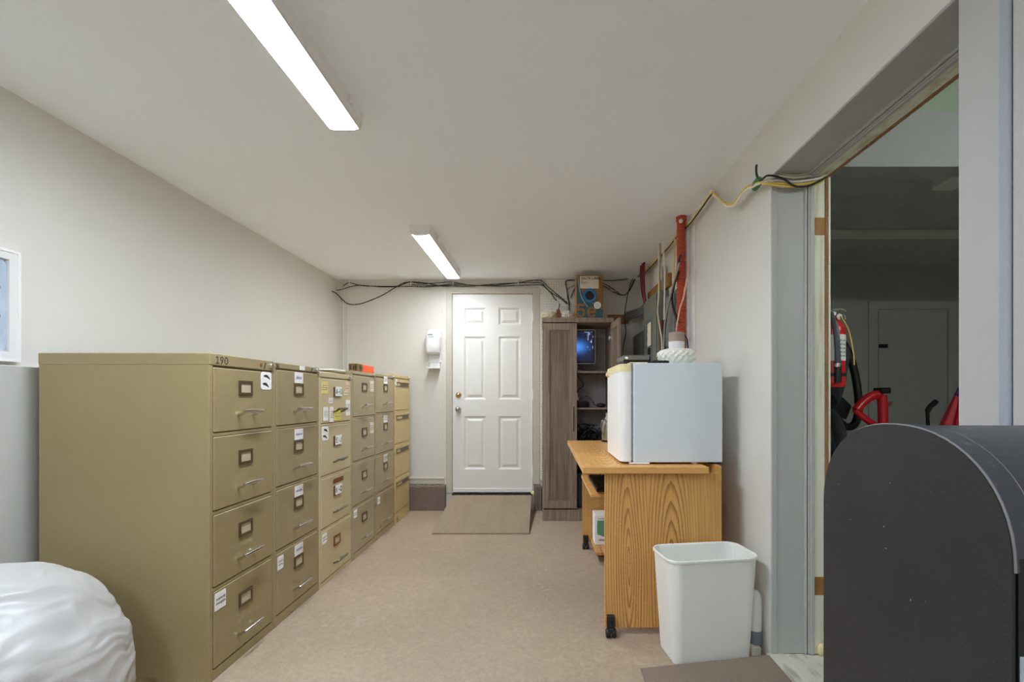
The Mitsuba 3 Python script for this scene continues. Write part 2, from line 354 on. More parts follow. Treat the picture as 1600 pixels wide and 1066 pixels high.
part('door_1', 'deadbolt', lathe([(0.0, -0.022), (0.012, -0.022), (0.024, -0.014), (0.03, -0.004), (0.031, 0.0), (0, 0)], (kx, yf, pz(617.5)), 20, 1), 'm_brass', 40, label='round brass deadbolt')
part('door_1', 'door_knob', lathe([(0, -0.062), (0.015, -0.06), (0.025, -0.05), (0.028, -0.04), (0.024, -0.03), (0.012, -0.022), (0.011, -0.01), (0.03, -0.008), (0.033, 0), (0, 0)], (kx, yf, pz(639.5)), 20, 1), 'm_chrome', 40, label='chrome door knob')
part('door_1', 'kick_strip', box(DX0 + 0.01, DX1 - 0.005, yf - 0.008, yf, DZ0 + 0.012, DZ0 + 0.05, 0.002), 'm_white')
for z in (pz(495), pz(618), pz(738)):
    part('door_1', 'hinge', cat([box(DX1 - 0.008, DX1 + 0.010, yf - 0.006, yf, z - 0.05, z + 0.05, 0.001), lathe([(0, -0.052), (0.006, -0.052), (0.006, 0.052), (0, 0.052)], (DX1 + 0.004, yf - 0.007, z), 10)]), 'm_white')
part('door_1', 'threshold', box(DX0, DX1 + 0.01, YB - 0.03, YB + 0.058, DZ0 - 0.012, DZ0, 0.002), 'm_blackmatte')
single('spray_foam_lump', trimesh.creation.icosphere(2, 0.03).apply_transform(np.diag([1, 0.5, 0.9, 1])).apply_translation((DX1 + 0.012, YB - 0.018, DZ0 + 0.004)), 'm_yellowed', 'small cream lump of foam at the bottom right corner of the white door', 'foam', True)
# ramp
r = thing('plywood_ramp', 'tan painted plywood ramp sloping up to the white back door', 'ramp')
part(r, 'board', hull([(-0.922, 3.90, 0), (-0.922, 3.90, 0.014), (-0.915, 4.712, 0.16), (-0.915, 4.712, 0.143), (-0.113, 3.90, 0), (-0.113, 3.90, 0.014), (-0.113, 4.712, 0.16), (-0.113, 4.712, 0.143)]), 'm_ply')
for x in (-0.88, -0.53, -0.19):
    part(r, 'cleat', hull([(x, 4.05, 0), (x + 0.035, 4.05, 0), (x, 4.05, 0.024), (x + 0.035, 4.05, 0.024), (x, 4.70, 0), (x + 0.035, 4.70, 0), (x, 4.70, 0.139), (x + 0.035, 4.70, 0.139)]), 'm_darkedge')
# doorway in the right wall: panelled reveal, jamb, sill
struct('trim_3', cat([box(XR - 0.003, XR + 0.022, OY1 - 0.010, OY1, 0.036, OZ - 0.010, 0.003), box(XR + 0.02, XR + 0.142, OY1 - 0.006, OY1, 0.036, OZ - 0.006, 0.001), box(XR + 0.139, XR + 0.149, OY1 - 0.014, OY1, 0.036, OZ - 0.014, 0.003), box(XR + 0.152, XR + 0.162, OY1 - 0.016, OY1, 0.036, OZ - 0.016, 0.003), box(XR + 0.16, XR + 0.178, OY1 - 0.020, OY1, 0.036, OZ - 0.020, 0.003)]), 'm_trim')
struct('trim_4', cat([box(XR - 0.003, XR + 0.022, OY0, OY1, OZ - 0.010, OZ, 0.003), box(XR + 0.02, XR + 0.142, OY0, OY1, OZ - 0.006, OZ, 0.001), box(XR + 0.139, XR + 0.149, OY0, OY1, OZ - 0.014, OZ, 0.003), box(XR + 0.152, XR + 0.162, OY0, OY1, OZ - 0.016, OZ, 0.003), box(XR + 0.16, XR + 0.178, OY0, OY1, OZ - 0.020, OZ, 0.003)]), 'm_trim')
struct('trim_5', cat([box(XR + 0.176, XR + 0.226, OY1 - 0.012, OY1, 0.036, OZ - 0.012, 0.002), box(XR + 0.238, XR + WT + 0.003, OY1 - 0.016, OY1, 0.036, OZ - 0.012, 0.001), box(XR + 0.176, XR + 0.232, OY0, OY1, OZ - 0.012, OZ, 0.002)]), 'm_jamb')
struct('trim_6', cat([box(XR + 0.226, XR + 0.238, OY1 - 0.018, OY1, 0.036, OZ - 0.02, 0.001), box(XR + 0.232, XR + WT + 0.002, OY0, OY1, OZ - 0.014, OZ, 0.001)]), 'm_darkedge')
for v0, v1 in ((342, 369), (900, 928)):
    z0, z1 = EYE - (v1 - CV) / F * OY1, EYE - (v0 - CV) / F * OY1
    part('trim_5', 'hinge_patch', box(XR + 0.177, XR + 0.2262, OY1 - 0.0135, OY1 - 0.008, z0, z1), 'm_rawwood', label='bare wood patch on the jamb')
struct('trim_7', cat([box(XR - 0.022, XR + 0.05, OY0, OY1, 0, 0.036, 0.003), box(XR + 0.052, XR + WT, OY0, OY1, 0, 0.034, 0.002)]), 'm_sill', label='worn cream painted sill of the side doorway')
k = single('spray_foam_lump', trimesh.creation.icosphere(2, 0.022).apply_transform(np.diag([0.8, 0.6, 1.2, 1])).apply_translation((XR + 0.205, OY1 - 0.020, 0.06)), 'm_yellowed', 'cream foam lump at the foot of the side doorway jamb', 'foam', True)
# low brown mat / ramp in front of the side doorway
single('doorway_mat', hull([(0.41, 1.06, 0), (0.41, 1.95, 0), (0.41, 1.06, 0.012), (0.41, 1.95, 0.012), (0.968, 1.06, 0), (0.968, 2.0, 0), (0.968, 1.06, 0.04), (0.968, 2.0, 0.04)]), 'm_mat', 'brown wedge shaped mat rising to the sill of the side doorway', 'mat')

# ------------------------------------------------------------------ dim room beyond the doorway
SX0, SX1, SY0, SY1 = XR + WT, 5.6, -0.4, 4.77
struct('floor_side', box(SX0, SX1, SY0, SY1, -0.1, 0.0), 'm_sidewall')
struct('wall_side_back', box(SX0, SX1, SY1, SY1 + 0.1, 0, 2.6), 'm_sidewall')
struct('wall_side_right', box(SX1, SX1 + 0.1, SY0, SY1, 0, 2.6), 'm_sidewall')
struct('wall_side_near', box(SX0, SX1, SY0 - 0.1, SY0, 0, 2.6), 'm_sidewall')
struct('ceiling_side', box(SX0, SX1, 2.2, SY1 + 0.1, 2.49, 2.6), 'm_sideceil')
struct('ceiling_side_near', box(SX0, SX1, SY0 - 0.1, 2.2, 2.46, 2.6), 'm_greenceil')
struct('wall_side_soffit', box(SX0, SX1, 2.15, 2.25, 2.205, 2.46), 'm_soffit')
struct('trim_8', cat([box(SX0, SX1, 3.74, 3.80, 2.445, 2.49, 0.006), box(SX0, SX1, 3.80, 3.90, 2.465, 2.49, 0.004)]), 'm_offwhite')
sx = lambda u: (u - CU) / F * SY1
sz = lambda v: EYE - (v - CV) / F * SY1
struct('door_2', cat([box(sx(1372), sx(1478), SY1 - 0.012, SY1 + 0.02, 0.03, sz(487), 0.004)]), 'm_sidewall', label='plain grey door in the back wall of the dim side room')
struct('trim_9', cat([box(sx(1356), sx(1370), SY1 - 0.02, SY1, 0.0, sz(472), 0.003), box(sx(1480), sx(1494), SY1 - 0.02, SY1, 0.0, sz(472), 0.003), box(sx(1356), sx(1494), SY1 - 0.022, SY1, sz(484), sz(471), 0.003)]), 'm_sidewall')
part('door_2', 'latch', cat([box(sx(1371.5), sx(1384), SY1 - 0.035, SY1 - 0.012, sz(544), sz(538.5), 0.003), lathe([(0, -0.03), (0.012, -0.03), (0.012, 0), (0, 0)], (sx(1374), SY1 - 0.012, sz(541)), 12, 1)]), 'm_black', label='small dark latch')
s = thing('wall_light', 'white unlit tube light fixture under the ceiling of the dim side room', 'light fixture')
part(s, 'housing', box(2.28, 2.41, 2.30, 2.75, 2.355, 2.42, 0.012), 'm_offwhite')
part(s, 'mounting_strip', box(2.32, 2.37, 2.32, 2.73, 2.42, 2.49, 0.004), 'm_offwhite')
# its lamp, on the ceiling near the soffit
s = thing('hanging_light', 'suspended tube light of the side room, out of sight right of the doorway', 'ceiling light')
part(s, 'frame', cat([box(1.95, 2.75, 0.55, 0.65, 2.27, 2.29, 0.003)] + [tube([(x, 0.6, 2.29), (x, 0.6, 2.46)], 0.006, 6) for x in (2.05, 2.65)]), 'm_white')
k = part(s, 'tube', lathe([(0, -0.38), (0.02, -0.38), (0.02, 0.38), (0, 0.38)], (2.35, 0.6, 2.245), 16, 0), 'm_white'); scene[k]['emitter'] = {'type': 'area', 'radiance': {'type': 'rgb', 'value': LAMP_SIDE}}
# ------------------------------------------------------------------ ceiling lights
def fixture(x, y0, y1, label, power):
    k = thing('ceiling_light', label, 'ceiling light', None)
    w, h = 0.075, 0.062
    prof = [(-w, 0), (w, 0), (w - 0.004, -0.03), (w - 0.016, -h + 0.008), (0, -h + 0.004), (-w + 0.016, -h + 0.008), (-w + 0.004, -0.03)]
    body = prism(prof, (1, 0, 0), (0, 0, 1), (x, y1 - 0.012, ZC), y1 - y0 - 0.024)     # along -y
    part(k, 'housing', body, 'm_lampbody')
    n = 9; xs = np.linspace(-w + 0.014, w - 0.014, n); zs = ZC - h - 0.006 * (1 - (xs / w) ** 2)
    v = [(x + a, yy, z) for a, z in zip(xs, zs) for yy in (y0 + 0.012, y1 - 0.012)]; f = []
    for i in range(n - 1):
        a = 2 * i; f += [(a, a + 1, a + 2), (a + 1, a + 3, a + 2)]
    kk = part(k, 'diffuser', trimesh.Trimesh(v, f, process=False), 'm_lampbody')
    scene[kk]['emitter'] = {'type': 'area', 'radiance': {'type': 'rgb', 'value': power}}
    cap = [(-w - 0.003, 0), (w + 0.003, 0), (w, -0.035), (w - 0.012, -h - 0.002), (w * 0.5, -h - 0.010), (-w * 0.5, -h - 0.010), (-w + 0.012, -h - 0.002), (-w, -0.035)]
    for y in (y0 + 0.013, y1):
        part(k, 'end_cap', prism(cap, (1, 0, 0), (0, 0, 1), (x, y, ZC), 0.013), 'm_lampbody')
    for y in (y0 + 0.2, y1 - 0.15):
        part(k, 'clip', box(x + w - 0.002, x + w + 0.012, y, y + 0.02, ZC - 0.03, ZC - 0.006, 0.003), 'm_white')
    return k
fixture(-0.845, 0.78, 2.0, 'long lit tube light on the ceiling, the nearer one at the top of the photo', LAMP_NEAR)
fixture(-0.857, 3.26, 4.48, 'long lit tube light on the ceiling, the farther one in front of the white door', LAMP)
fixture(-0.845, -1.9, -0.68, 'long lit tube light on the ceiling behind the camera', LAMP_NEAR)

# ------------------------------------------------------------------ filing cabinets
FX, BX = -1.326, -2.008
EXY, EZ = (0, 1, 0), (0, 0, 1)
hb = cat([box(-0.004, 0.004, -0.058, 0.058, -0.005, 0.005, 0.0025)])
handle_mesh = cat([tube([(0.0, sgn * 0.052, -0.016), (0.016, sgn * 0.053, -0.014), (0.032, sgn * 0.055, -0.004), (0.038, sgn * 0.056, 0.001)], 0.006, 8, 3) for sgn in (-1, 1)] + [tube([(0.038, -0.066, 0), (0.040, -0.058, 0.001), (0.041, -0.02, 0.0015), (0.041, 0.02, 0.0015), (0.040, 0.058, 0.001), (0.038, 0.066, 0)], 0.0072, 8, 3)])
handle_ply = {m: mikit.ply(handle_mesh, m, 40) for m in ('m_chrome', 'm_bronze', 'm_steel')}
holder_mesh = cat([frame_bars(-0.045, 0.045, -0.030, 0.030, 0.009, 0.0, 0.006, XF), frame_bars(-0.047, 0.047, -0.032, 0.032, 0.004, 0.0, 0.004, XF)])
holder_ply = {m: mikit.ply(holder_mesh, m) for m in ('m_bronze', 'm_rust')}
holder_card = mikit.ply(box(0, 0.002, -0.035, 0.035, -0.02, 0.02), 'm_holdercard')
sticker_ply = {}
def plate(parent, name, y, z, w, h, m='m_paper', d=0.0015, x=0.0, label=None):
    key = (w, h, m, d)
    if key not in sticker_ply: sticker_ply[key] = mikit.ply(box(0, d, -w / 2, w / 2, -h / 2, h / 2), m)
    return part(parent, name, sticker_ply[key], to=(FX + 0.0005 + x, y, z), label=label)
def cabinet(y0, y1, top, div, m, label, style='handles', hmat='m_chrome', first=0.080, holders='m_bronze', noholder=None):
    """div: z of the drawers' upper edges and, last, the lower edge of the lowest"""
    k = thing('filing_cabinet', label, 'filing cabinet', None)
    y0 += 0.002; y1 -= 0.002
    fr = [box(BX, FX - 0.016, y0, y1, 0.0, top - 0.002, 0.003)]
    sL, sR = 0.024, 0.014
    fr += [box(FX - 0.02, FX - 0.001, y0, y0 + sL - 0.004, 0.0, top - 0.01, 0.002), box(FX - 0.02, FX - 0.001, y1 - sR + 0.003, y1, 0.0, top - 0.01, 0.002)]
    for z in div[1:-1]: fr.append(box(FX - 0.02, FX - 0.003, y0 + 0.01, y1 - 0.005, z - 0.002, z + 0.012, 0.001))
    fr.append(box(FX - 0.02, FX - 0.002, y0 + 0.01, y1 - 0.005, 0.0, div[-1] - 0.004, 0.002))
    part(k, 'body', cat(fr), m)
    part(k, 'top_panel', cat([box(BX - 0.002, FX + 0.001, y0 - 0.001, y1 + 0.001, div[0] + 0.004, top, 0.003)]), m)
    ds = []
    for i in range(len(div) - 1):
        z1, z0 = div[i], div[i + 1] + (0.015 if i < len(div) - 2 else 0)
        z1 = z1 - 0.004
        a, b = y0 + sL, y1 - sR
        dk = part(k, 'drawer', box(FX - 0.018, FX, a, b, z0, z1, 0.003), m)
        yc = (a + b) / 2
        if style == 'handles':
            part(dk, 'handle', handle_ply[hmat if isinstance(hmat, str) else hmat[i]], to=(FX, yc, z0 + 0.082))
            hz = z1 - (first if i == 0 else 0.102)
            if i == noholder: ds.append((dk, yc, z0, z1, z1 - 0.1, a, b)); continue
            part(dk, 'label_holder', holder_ply[holders if isinstance(holders, str) else holders[i]], to=(FX, yc - 0.002, hz))
            part(dk, 'holder_card', holder_card, to=(FX + 0.0003, yc - 0.002, hz))
            ds.append((dk, yc, z0, z1, hz, a, b))
        else:
            hz = z1 - 0.05
            part(dk, 'recessed_pull', cat([box(FX - 0.001, FX + 0.002, a + 0.03, b - 0.02, hz - 0.016, hz + 0.016), box(FX, FX + 0.009, a + 0.025, b - 0.015, hz + 0.014, hz + 0.021, 0.002), box(FX, FX + 0.006, a + 0.025, b - 0.015, hz - 0.020, hz - 0.015, 0.001)]), 'm_bronze', label='dark recessed pull strip')
            part(dk, 'label_insert', box(FX + 0.002, FX + 0.004, a + 0.04, a + 0.13 + 0.06 * (i % 2), hz - 0.012, hz + 0.012), m)
            ds.append((dk, yc, z0, z1, hz, a, b))
    # lock at the right of the top rail
    zl = (div[0] + top) / 2
    part(k, 'lock', lathe([(0, 0.013), (0.010, 0.013), (0.013, 0.008), (0.013, 0), (0, 0)], (FX, y1 - 0.028, zl + 0.004), 14, 0), 'm_chrome', 40, label='chrome push lock')
    return k, ds, (y0, y1, zl)
YS = [1.858, 2.303, 2.765, 3.24, 3.694, 4.17, 4.65]
c1, d1, e1 = cabinet(YS[0], YS[1], 1.320, [1.268, 0.985, 0.668, 0.359, 0.045], 'm_tan_1', 'tall tan filing cabinet nearest the camera, marked 190, its whole side visible')
part(c1, 'marker_number', text_on('190', 0.030, (FX + 0.001, YS[0] + 0.072, 1.295), EXY, EZ), 'm_ink', label='190 in black marker')
part(c1, 'rust_spot', lathe([(0, 0.0008), (0.008, 0.0006), (0.01, 0), (0, 0)], (FX + 0.001, YS[1] - 0.105, 1.294), 12, 0), 'm_rust')
part(c1, 'marker_slash', plane(box(-0.003, 0.003, -0.016, 0.016, 0, 0.0008), (FX + 0.001, YS[1] - 0.075, 1.294), (0, 0.9, -0.43), (0, 0.43, 0.9)), 'm_ink')
def arcs_sticker(dk, y, z):
    s = part(dk, 'sticker', plane(trimesh.creation.extrude_polygon(Polygon(rrect(0.085, 0.085, 0.015)), 0.0012, engine='earcut'), (FX + 0.0005, y, z), EXY, EZ), 'm_paper', label='white sticker with two black strokes')
    arcs = []
    for dy, dz in ((0.005, 0.018), (-0.004, -0.02)):
        arcs.append(tube([(FX + 0.0016, y + dy - 0.026, z + dz + 0.004), (FX + 0.0016, y + dy, z + dz + 0.004), (FX + 0.0016, y + dy + 0.026, z + dz - 0.012)], 0.001, 5, 4, lambda t, i: 0.0015 + 0.0065 * math.sin(math.pi * min(1, t * 0.9 + 0.1))))
    a = cat(arcs); a.vertices[:, 0] = FX + 0.0016 + (a.vertices[:, 0] - FX - 0.0016) * 0.1
    part(s[:s.index('__')] + '__' + dk.split('__')[1], 'sticker_strokes', a, 'm_ink')
dk, yc, z0, z1, hz, a, b = d1[0]; arcs_sticker(dk, b - 0.048, z1 - 0.042)
def note(dk, y, z, w=0.05, h=0.075, ink='m_inkgrey', rows=2, seed=0, m='m_paper', name='note', label=None, tw=0.8):
    plate(dk, name, y, z, w, h, m, label=label)
    part(dk, 'handwriting', scribble((FX + 0.002, y, z), EXY, EZ, w * tw, h * 0.5, rows, seed), ink)
dk, yc, z0, z1, hz, a, b = d1[3]; note(dk, a + 0.036, z1 - 0.045, 0.066, 0.07, 'm_ink', 2, 3, label='white paper label with an arrow')
c2, d2, e2 = cabinet(YS[1], YS[2], 1.318, [1.285, 0.986, 0.680, 0.362, 0.054], 'm_tan_2', 'tan filing cabinet with white cards over its label holders, second from the camera', first=0.095)
plate(c2, 'paper_tag', YS[1] + 0.27, 1.304, 0.055, 0.022)
part(c2, 'marker_mark', text_on('M', 0.02, (FX + 0.002, YS[1] + 0.03, 1.302), EXY, EZ), 'm_ink')
part(c2, 'marker_slash', plane(box(-0.003, 0.003, -0.014, 0.014, 0, 0.0008), (FX + 0.0015, YS[2] - 0.085, 1.302), (0, 0.8, -0.6), (0, 0.6, 0.8)), 'm_ink')
for i, (dk, yc, z0, z1, hz, a, b) in enumerate(d2): note(dk, yc, hz + 0.063, 0.085, 0.058, 'm_inkblue', 1, 20 + i, tw=0.7, name='card', label='white card with blue writing')
dk, yc, z0, z1, hz, a, b = d2[3]; note(dk, a + 0.032, z1 - 0.05, 0.052, 0.066, 'm_inkgrey', 2, 33)
c3, d3, e3 = cabinet(YS[2] + 0.006, YS[3], 1.297, [1.262, 0.972, 0.653, 0.335, 0.03], 'm_tan_3', 'pale tan filing cabinet plastered with stickers and lettered cards, third from the camera', hmat=['m_bronze', 'm_steel', 'm_steel', 'm_steel'], holders=['m_bronze', 'm_bronze', 'm_bronze', 'm_rust'])
for i, tx in enumerate(('A-D', 'E-J', 'K-Q')):
    dk, yc, z0, z1, hz, a, b = d3[i]
    part(dk, 'index_card', box(FX + 0.006, FX + 0.008, yc - 0.035, yc + 0.055, hz - 0.026, hz + 0.034), 'm_paper', label='white card lettered ' + tx)
    part(dk, 'card_lettering', text_on(tx, 0.032, (FX + 0.008, yc + 0.010, hz + 0.003), EXY, EZ), 'm_ink')
dk, yc, z0, z1, hz, a, b = d3[0]
note(dk, a + 0.045, z1 - 0.055, 0.085, 0.075, 'm_inkgrey', 3, 41, 'm_paperyellow', label='yellow note')
note(dk, b - 0.055, z1 - 0.045, 0.06, 0.065, 'm_inkgrey', 2, 42, 'm_paperpink', label='pink sticker')
note(dk, b - 0.075, z1 - 0.085, 0.06, 0.03, 'm_inkgrey', 1, 43, 'm_papercream')
note(dk, yc - 0.09, hz - 0.055, 0.055, 0.035, 'm_inkgrey', 2, 44, 'm_paper')
note(dk, b - 0.045, hz - 0.105, 0.065, 0.105, 'm_inkgrey', 5, 45, 'm_paper')
note(dk, a + 0.055, z0 + 0.055, 0.062, 0.085, 'm_inkgrey', 4, 46, 'm_paper')
note(dk, a + 0.135, z0 + 0.05, 0.05, 0.095, 'm_inkgrey', 4, 47, 'm_paper')
note(dk, yc + 0.005, z0 + 0.045, 0.095, 0.07, 'm_inkgrey', 2, 48, 'm_yellowbright', label='bright yellow and white sticker')
dk, yc, z0, z1, hz, a, b = d3[1]; arcs_sticker(dk, a + 0.05, z1 - 0.045)
dk, yc, z0, z1, hz, a, b = d3[2]; plate(dk, 'tape_residue', yc + 0.02, z1 - 0.04, 0.15, 0.03, 'm_rust', 0.0006)
dk, yc, z0, z1, hz, a, b = d3[3]; note(dk, a + 0.04, z1 - 0.045, 0.06, 0.06, 'm_inkgrey', 2, 49)
c4, d4, e4 = cabinet(YS[3] + 0.004, YS[4], 1.330, [1.304, 0.993, 0.677, 0.364, 0.045], 'm_tan_4', 'tan filing cabinet under the orange and brown box, fourth from the camera')
for i in (0, 1):
    dk, yc, z0, z1, hz, a, b = d4[i]; note(dk, b - 0.055, z1 - 0.07 - 0.01 * i, 0.075, 0.085, 'm_inkgrey', 3, 50 + i, 'm_papercream', label='cream paper card')
dk, yc, z0, z1, hz, a, b = d4[3]; note(dk, a + 0.035, z1 - 0.04, 0.055, 0.055, 'm_inkgrey', 2, 55)
c5, d5, e5 = cabinet(YS[4] + 0.006, YS[5], 1.337, [1.308, 1.005, 0.673, 0.365, 0.05], 'm_tan_5', 'tan filing cabinet with darker lower drawers, fifth from the camera', noholder=3)
for i in (0, 1, 2):
    dk, yc, z0, z1, hz, a, b = d5[i]; note(dk, yc, hz + 0.066, 0.09, 0.062, 'm_inkgrey', 2, 60 + i, label='white paper card')
dk, yc, z0, z1, hz, a, b = d5[3]; note(dk, a + 0.05, z1 - 0.05, 0.055, 0.055, 'm_inkgrey', 2, 66)
c6, d6, e6 = cabinet(YS[5] + 0.01, YS[6], 1.352, [1.318, 1.013, 0.708, 0.404, 0.10], 'm_tan_6', 'yellowish filing cabinet with dark recessed pull strips, last of the row by the back wall', style='pulls')
dk, yc, z0, z1, hz, a, b = d6[0]; plate(dk, 'note', a + 0.02, z1 - 0.03, 0.05, 0.06)
# things lying on the cabinets
b1 = thing('storage_box', 'flat brown printed box with one bright orange end on the fourth filing cabinet', 'box')
bx0, bx1 = -1.40, -1.33
part(b1, 'carton', box(bx0, bx1, 3.37, 3.45, 1.3305, 1.388, 0.002), 'm_brownbox')
part(b1, 'orange_sleeve', box(bx0, bx1 + 0.001, 3.45, 3.68, 1.3305, 1.387, 0.003), 'm_orangebright', label='bright orange end of the box')
part(b1, 'print', cat([box(bx0 + 0.012 + 0.017 * i, bx0 + 0.020 + 0.017 * i, 3.3692, 3.3702, 1.345, 1.374) for i in range(3)] + [box(bx1 - 0.0002, bx1 + 0.0008, 3.385 + 0.02 * i, 3.395 + 0.02 * i, 1.345, 1.374) for i in range(3)]), 'm_ink')
single('file_folder', hull([(-1.95, 2.80, 1.2975), (-1.36, 2.80, 1.2975), (-1.36, 3.10, 1.2975), (-1.95, 3.10, 1.2975), (-1.95, 2.80, 1.312), (-1.375, 2.80, 1.305), (-1.375, 3.10, 1.305), (-1.95, 3.10, 1.32)]), 'm_tan_3', 'flat tan folder lying on the third filing cabinet', 'folder')
single('paper_stack', box(-1.80, -1.36, 3.03, 3.22, 1.3205, 1.331, 0.002).apply_translation((0, 0, -0.0)), 'm_paper', 'thin stack of white paper on the flat folder on the third cabinet', 'paper')

# framed metal plate on the left wall
fp = thing('framed_plate', 'white framed blue-grey metal plate on the left wall above the bin bag', 'wall panel')
part(fp, 'frame', frame_bars(1.42, 1.858, 1.284, 1.716, 0.036, XL, XL + 0.02, XF), 'm_whitepaint')
part(fp, 'outer_lip', frame_bars(1.418, 1.860, 1.282, 1.718, 0.010, XL, XL + 0.024, XF), 'm_white')
part(fp, 'plate', plane(trimesh.creation.extrude_polygon(Polygon(rrect(0.364, 0.364, 0.03)), 0.008, engine='earcut'), (XL + 0.001, 1.639, 1.50), EXY, EZ), 'm_galv')
for z in (1.565, 1.455):
    for y in (1.785, 1.50):
        part(fp, 'screw', lathe([(0, 0.012), (0.009, 0.010), (0.013, 0.004), (0.013, 0), (0, 0)], (XL + 0.009, y, z), 14, 0), 'm_steel', 40)
# white bin bag
ico = trimesh.creation.icosphere(6, 1.0)
v = ico.vertices.copy(); dirn = v / np.linalg.norm(v, axis=1, keepdims=True)
pw = np.sign(dirn) * np.abs(dirn) ** 0.9
q = dirn @ np.array([[0.8, 0.5, -0.3], [-0.5, 0.85, 0.1], [0.35, 0.1, 0.9]])
warp = np.stack([meshkit.fbm(dirn * 1.7 + 7 * i, 2, i) for i in range(3)], 1) * 0.9
def crease(p, s): return 1 - np.sqrt((2 * meshkit.noise(p, s) - 1) ** 2 + 0.01)
st = np.array([1.2, 1.6, 3.4])
rr = 1 + 0.06 * (meshkit.fbm(dirn * 1.6 + 3, 2, 11) - 0.5) * 2 + 0.045 * crease((q + warp) * st, 5) + 0.024 * crease((q + warp * 1.3) * st * 2.1 + 5, 6) + 0.009 * crease((q + warp * 1.5) * st * 4.3, 8)
rr = rr / 1.03
v = pw * rr[:, None] * np.array([0.345, 0.36, 0.43]) + np.array([-1.735, 1.43, 0.16])
v[:, 2] = np.maximum(v[:, 2], 0.002)
v[:, 0] = np.maximum(v[:, 0], XL + 0.032)
ico.vertices = v
single('bin_bag', ico, 'm_bag', 'stuffed white plastic bag on the floor in front of the nearest filing cabinet', 'bag', True)

# ------------------------------------------------------------------ hand sanitiser dispenser
hd = thing('soap_dispenser', 'white soap dispenser with drip tray on the back wall left of the door', 'dispenser')
hx = (679 - CU) / F * YB
part(hd, 'back_plate', box(hx - 0.06, hx + 0.072, YB - 0.02, YB - 0.0065, 1.50, 1.815, 0.004), 'm_whitepaint')
rings = []
for z, w, d in ((1.580, 0.100, 0.05), (1.584, 0.125, 0.08), (1.60, 0.14, 0.095), (1.66, 0.145, 0.10), (1.74, 0.14, 0.098), (1.80, 0.125, 0.08), (1.82, 0.10, 0.06), (1.835, 0.05, 0.03)):
    p = rrect(w, d, min(w, d) * 0.35); rings.append(np.column_stack([p[:, 0] + hx, p[:, 1] + YB - 0.02 - d / 2, np.full(len(p), z)]))
part(hd, 'body', loft(rings), 'm_whitepaint', 50)
part(hd, 'label', box(hx - 0.045, hx + 0.045, YB - 0.1205, YB - 0.119, 1.735, 1.79), 'm_white')
part(hd, 'label_print', cat([box(hx - 0.04, hx + 0.01, YB - 0.1215, YB - 0.1202, 1.765, 1.775), box(hx - 0.035, hx + 0.02, YB - 0.1215, YB - 0.1202, 1.745, 1.750)]), 'm_inkblue')
part(hd, 'drip_tray', cat([box(hx - 0.045, hx + 0.058, YB - 0.016, YB - 0.0065, 1.44, 1.60, 0.002), box(hx - 0.055, hx + 0.06, YB - 0.115, YB - 0.0065, 1.434, 1.444, 0.003)]), 'm_whitepaint')
part(hd, 'clip', tube([(hx + 0.066, YB - 0.02, 1.80), (hx + 0.086, YB - 0.05, 1.81), (hx + 0.078, YB - 0.05, 1.75)], 0.003, 6), 'm_whitepaint')

# ------------------------------------------------------------------ wardrobe with its contents
WX0, WX1, WY0, WY1, WZ = -0.004, 0.655, 4.345, YB - 0.018, 1.885
w = thing('wardrobe', 'tall grey-brown wood grain wardrobe with its right door open beside the white door', 'wardrobe')
part(w, 'side_panel', box(WX0, WX0 + 0.018, WY0, WY1, 0.0, WZ - 0.03, 0.001), 'm_darkoak')
part(w, 'side_panel', box(WX1 - 0.018, WX1, WY0, WY1, 0.0, WZ - 0.03, 0.001), 'm_darkoak')
part(w, 'back_panel', box(WX0 + 0.01, WX1 - 0.01, WY1 - 0.008, WY1, 0.05, WZ - 0.03), 'm_darkoakin')
part(w, 'top_panel', box(WX0 - 0.004, WX1 + 0.004, WY0 - 0.02, WY1, WZ - 0.045, WZ, 0.003), 'm_darkoak')
part(w, 'plinth', box(WX0, WX1, WY0 - 0.016, WY0 + 0.03, 0.0, 0.10, 0.003), 'm_darkoak')
part(w, 'plinth', box(WX0, WX1, WY0 - 0.02, WY0 + 0.002, 0.092, 0.102, 0.002), 'm_darkoak')
SH = [1.392, 1.050, 0.715, 0.105]
for z in SH: part(w, 'shelf', box(WX0 + 0.018, WX1 - 0.018, WY0 + 0.02, WY1 - 0.008, z - 0.018, z, 0.001), 'm_darkoak')
def shaker(w0, w1, z0, z1, flat):
    t = 0.06
    fr = frame_bars(w0, w1, z0, z1, t, 0, 0.018, lambda a, b, c, d, e, f: box(a, b, c, d, e, f))
    return [m.copy() for m in (fr, box(w0 + t - 0.002, w1 - t + 0.002, z0 + t, z1 - t, 0.002, 0.007), frame_bars(w0 + t - 0.001, w1 - t + 0.001, z0 + t - 0.001, z1 - t + 0.001, 0.008, 0.002, 0.014, lambda a, b, c, d, e, f: box(a, b, c, d, e, f)))]
fr = shaker(0.0, 0.318, 0.118, WZ - 0.052, 0)
place = lambda m: plane(m, (WX0 + 0.002, WY0 - 0.001, 0), (1, 0, 0), (0, 0, 1))
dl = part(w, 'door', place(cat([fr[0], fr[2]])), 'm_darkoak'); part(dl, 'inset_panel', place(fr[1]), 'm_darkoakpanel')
part(dl, 'finger_pull', box(WX0 + 0.287, WX0 + 0.297, WY0 - 0.0205, WY0 - 0.018, 0.83, 1.06), 'm_black', label='dark vertical finger pull')
place2 = lambda m: plane(m, (WX1 - 0.002, WY0 - 0.004, 0), (0.06, -0.998, 0), (0, 0, 1))
dr_ = part(w, 'door', place2(cat([fr[0], fr[2]])), 'm_darkoak'); part(dr_, 'inset_panel', place2(fr[1]), 'm_darkoakpanel')
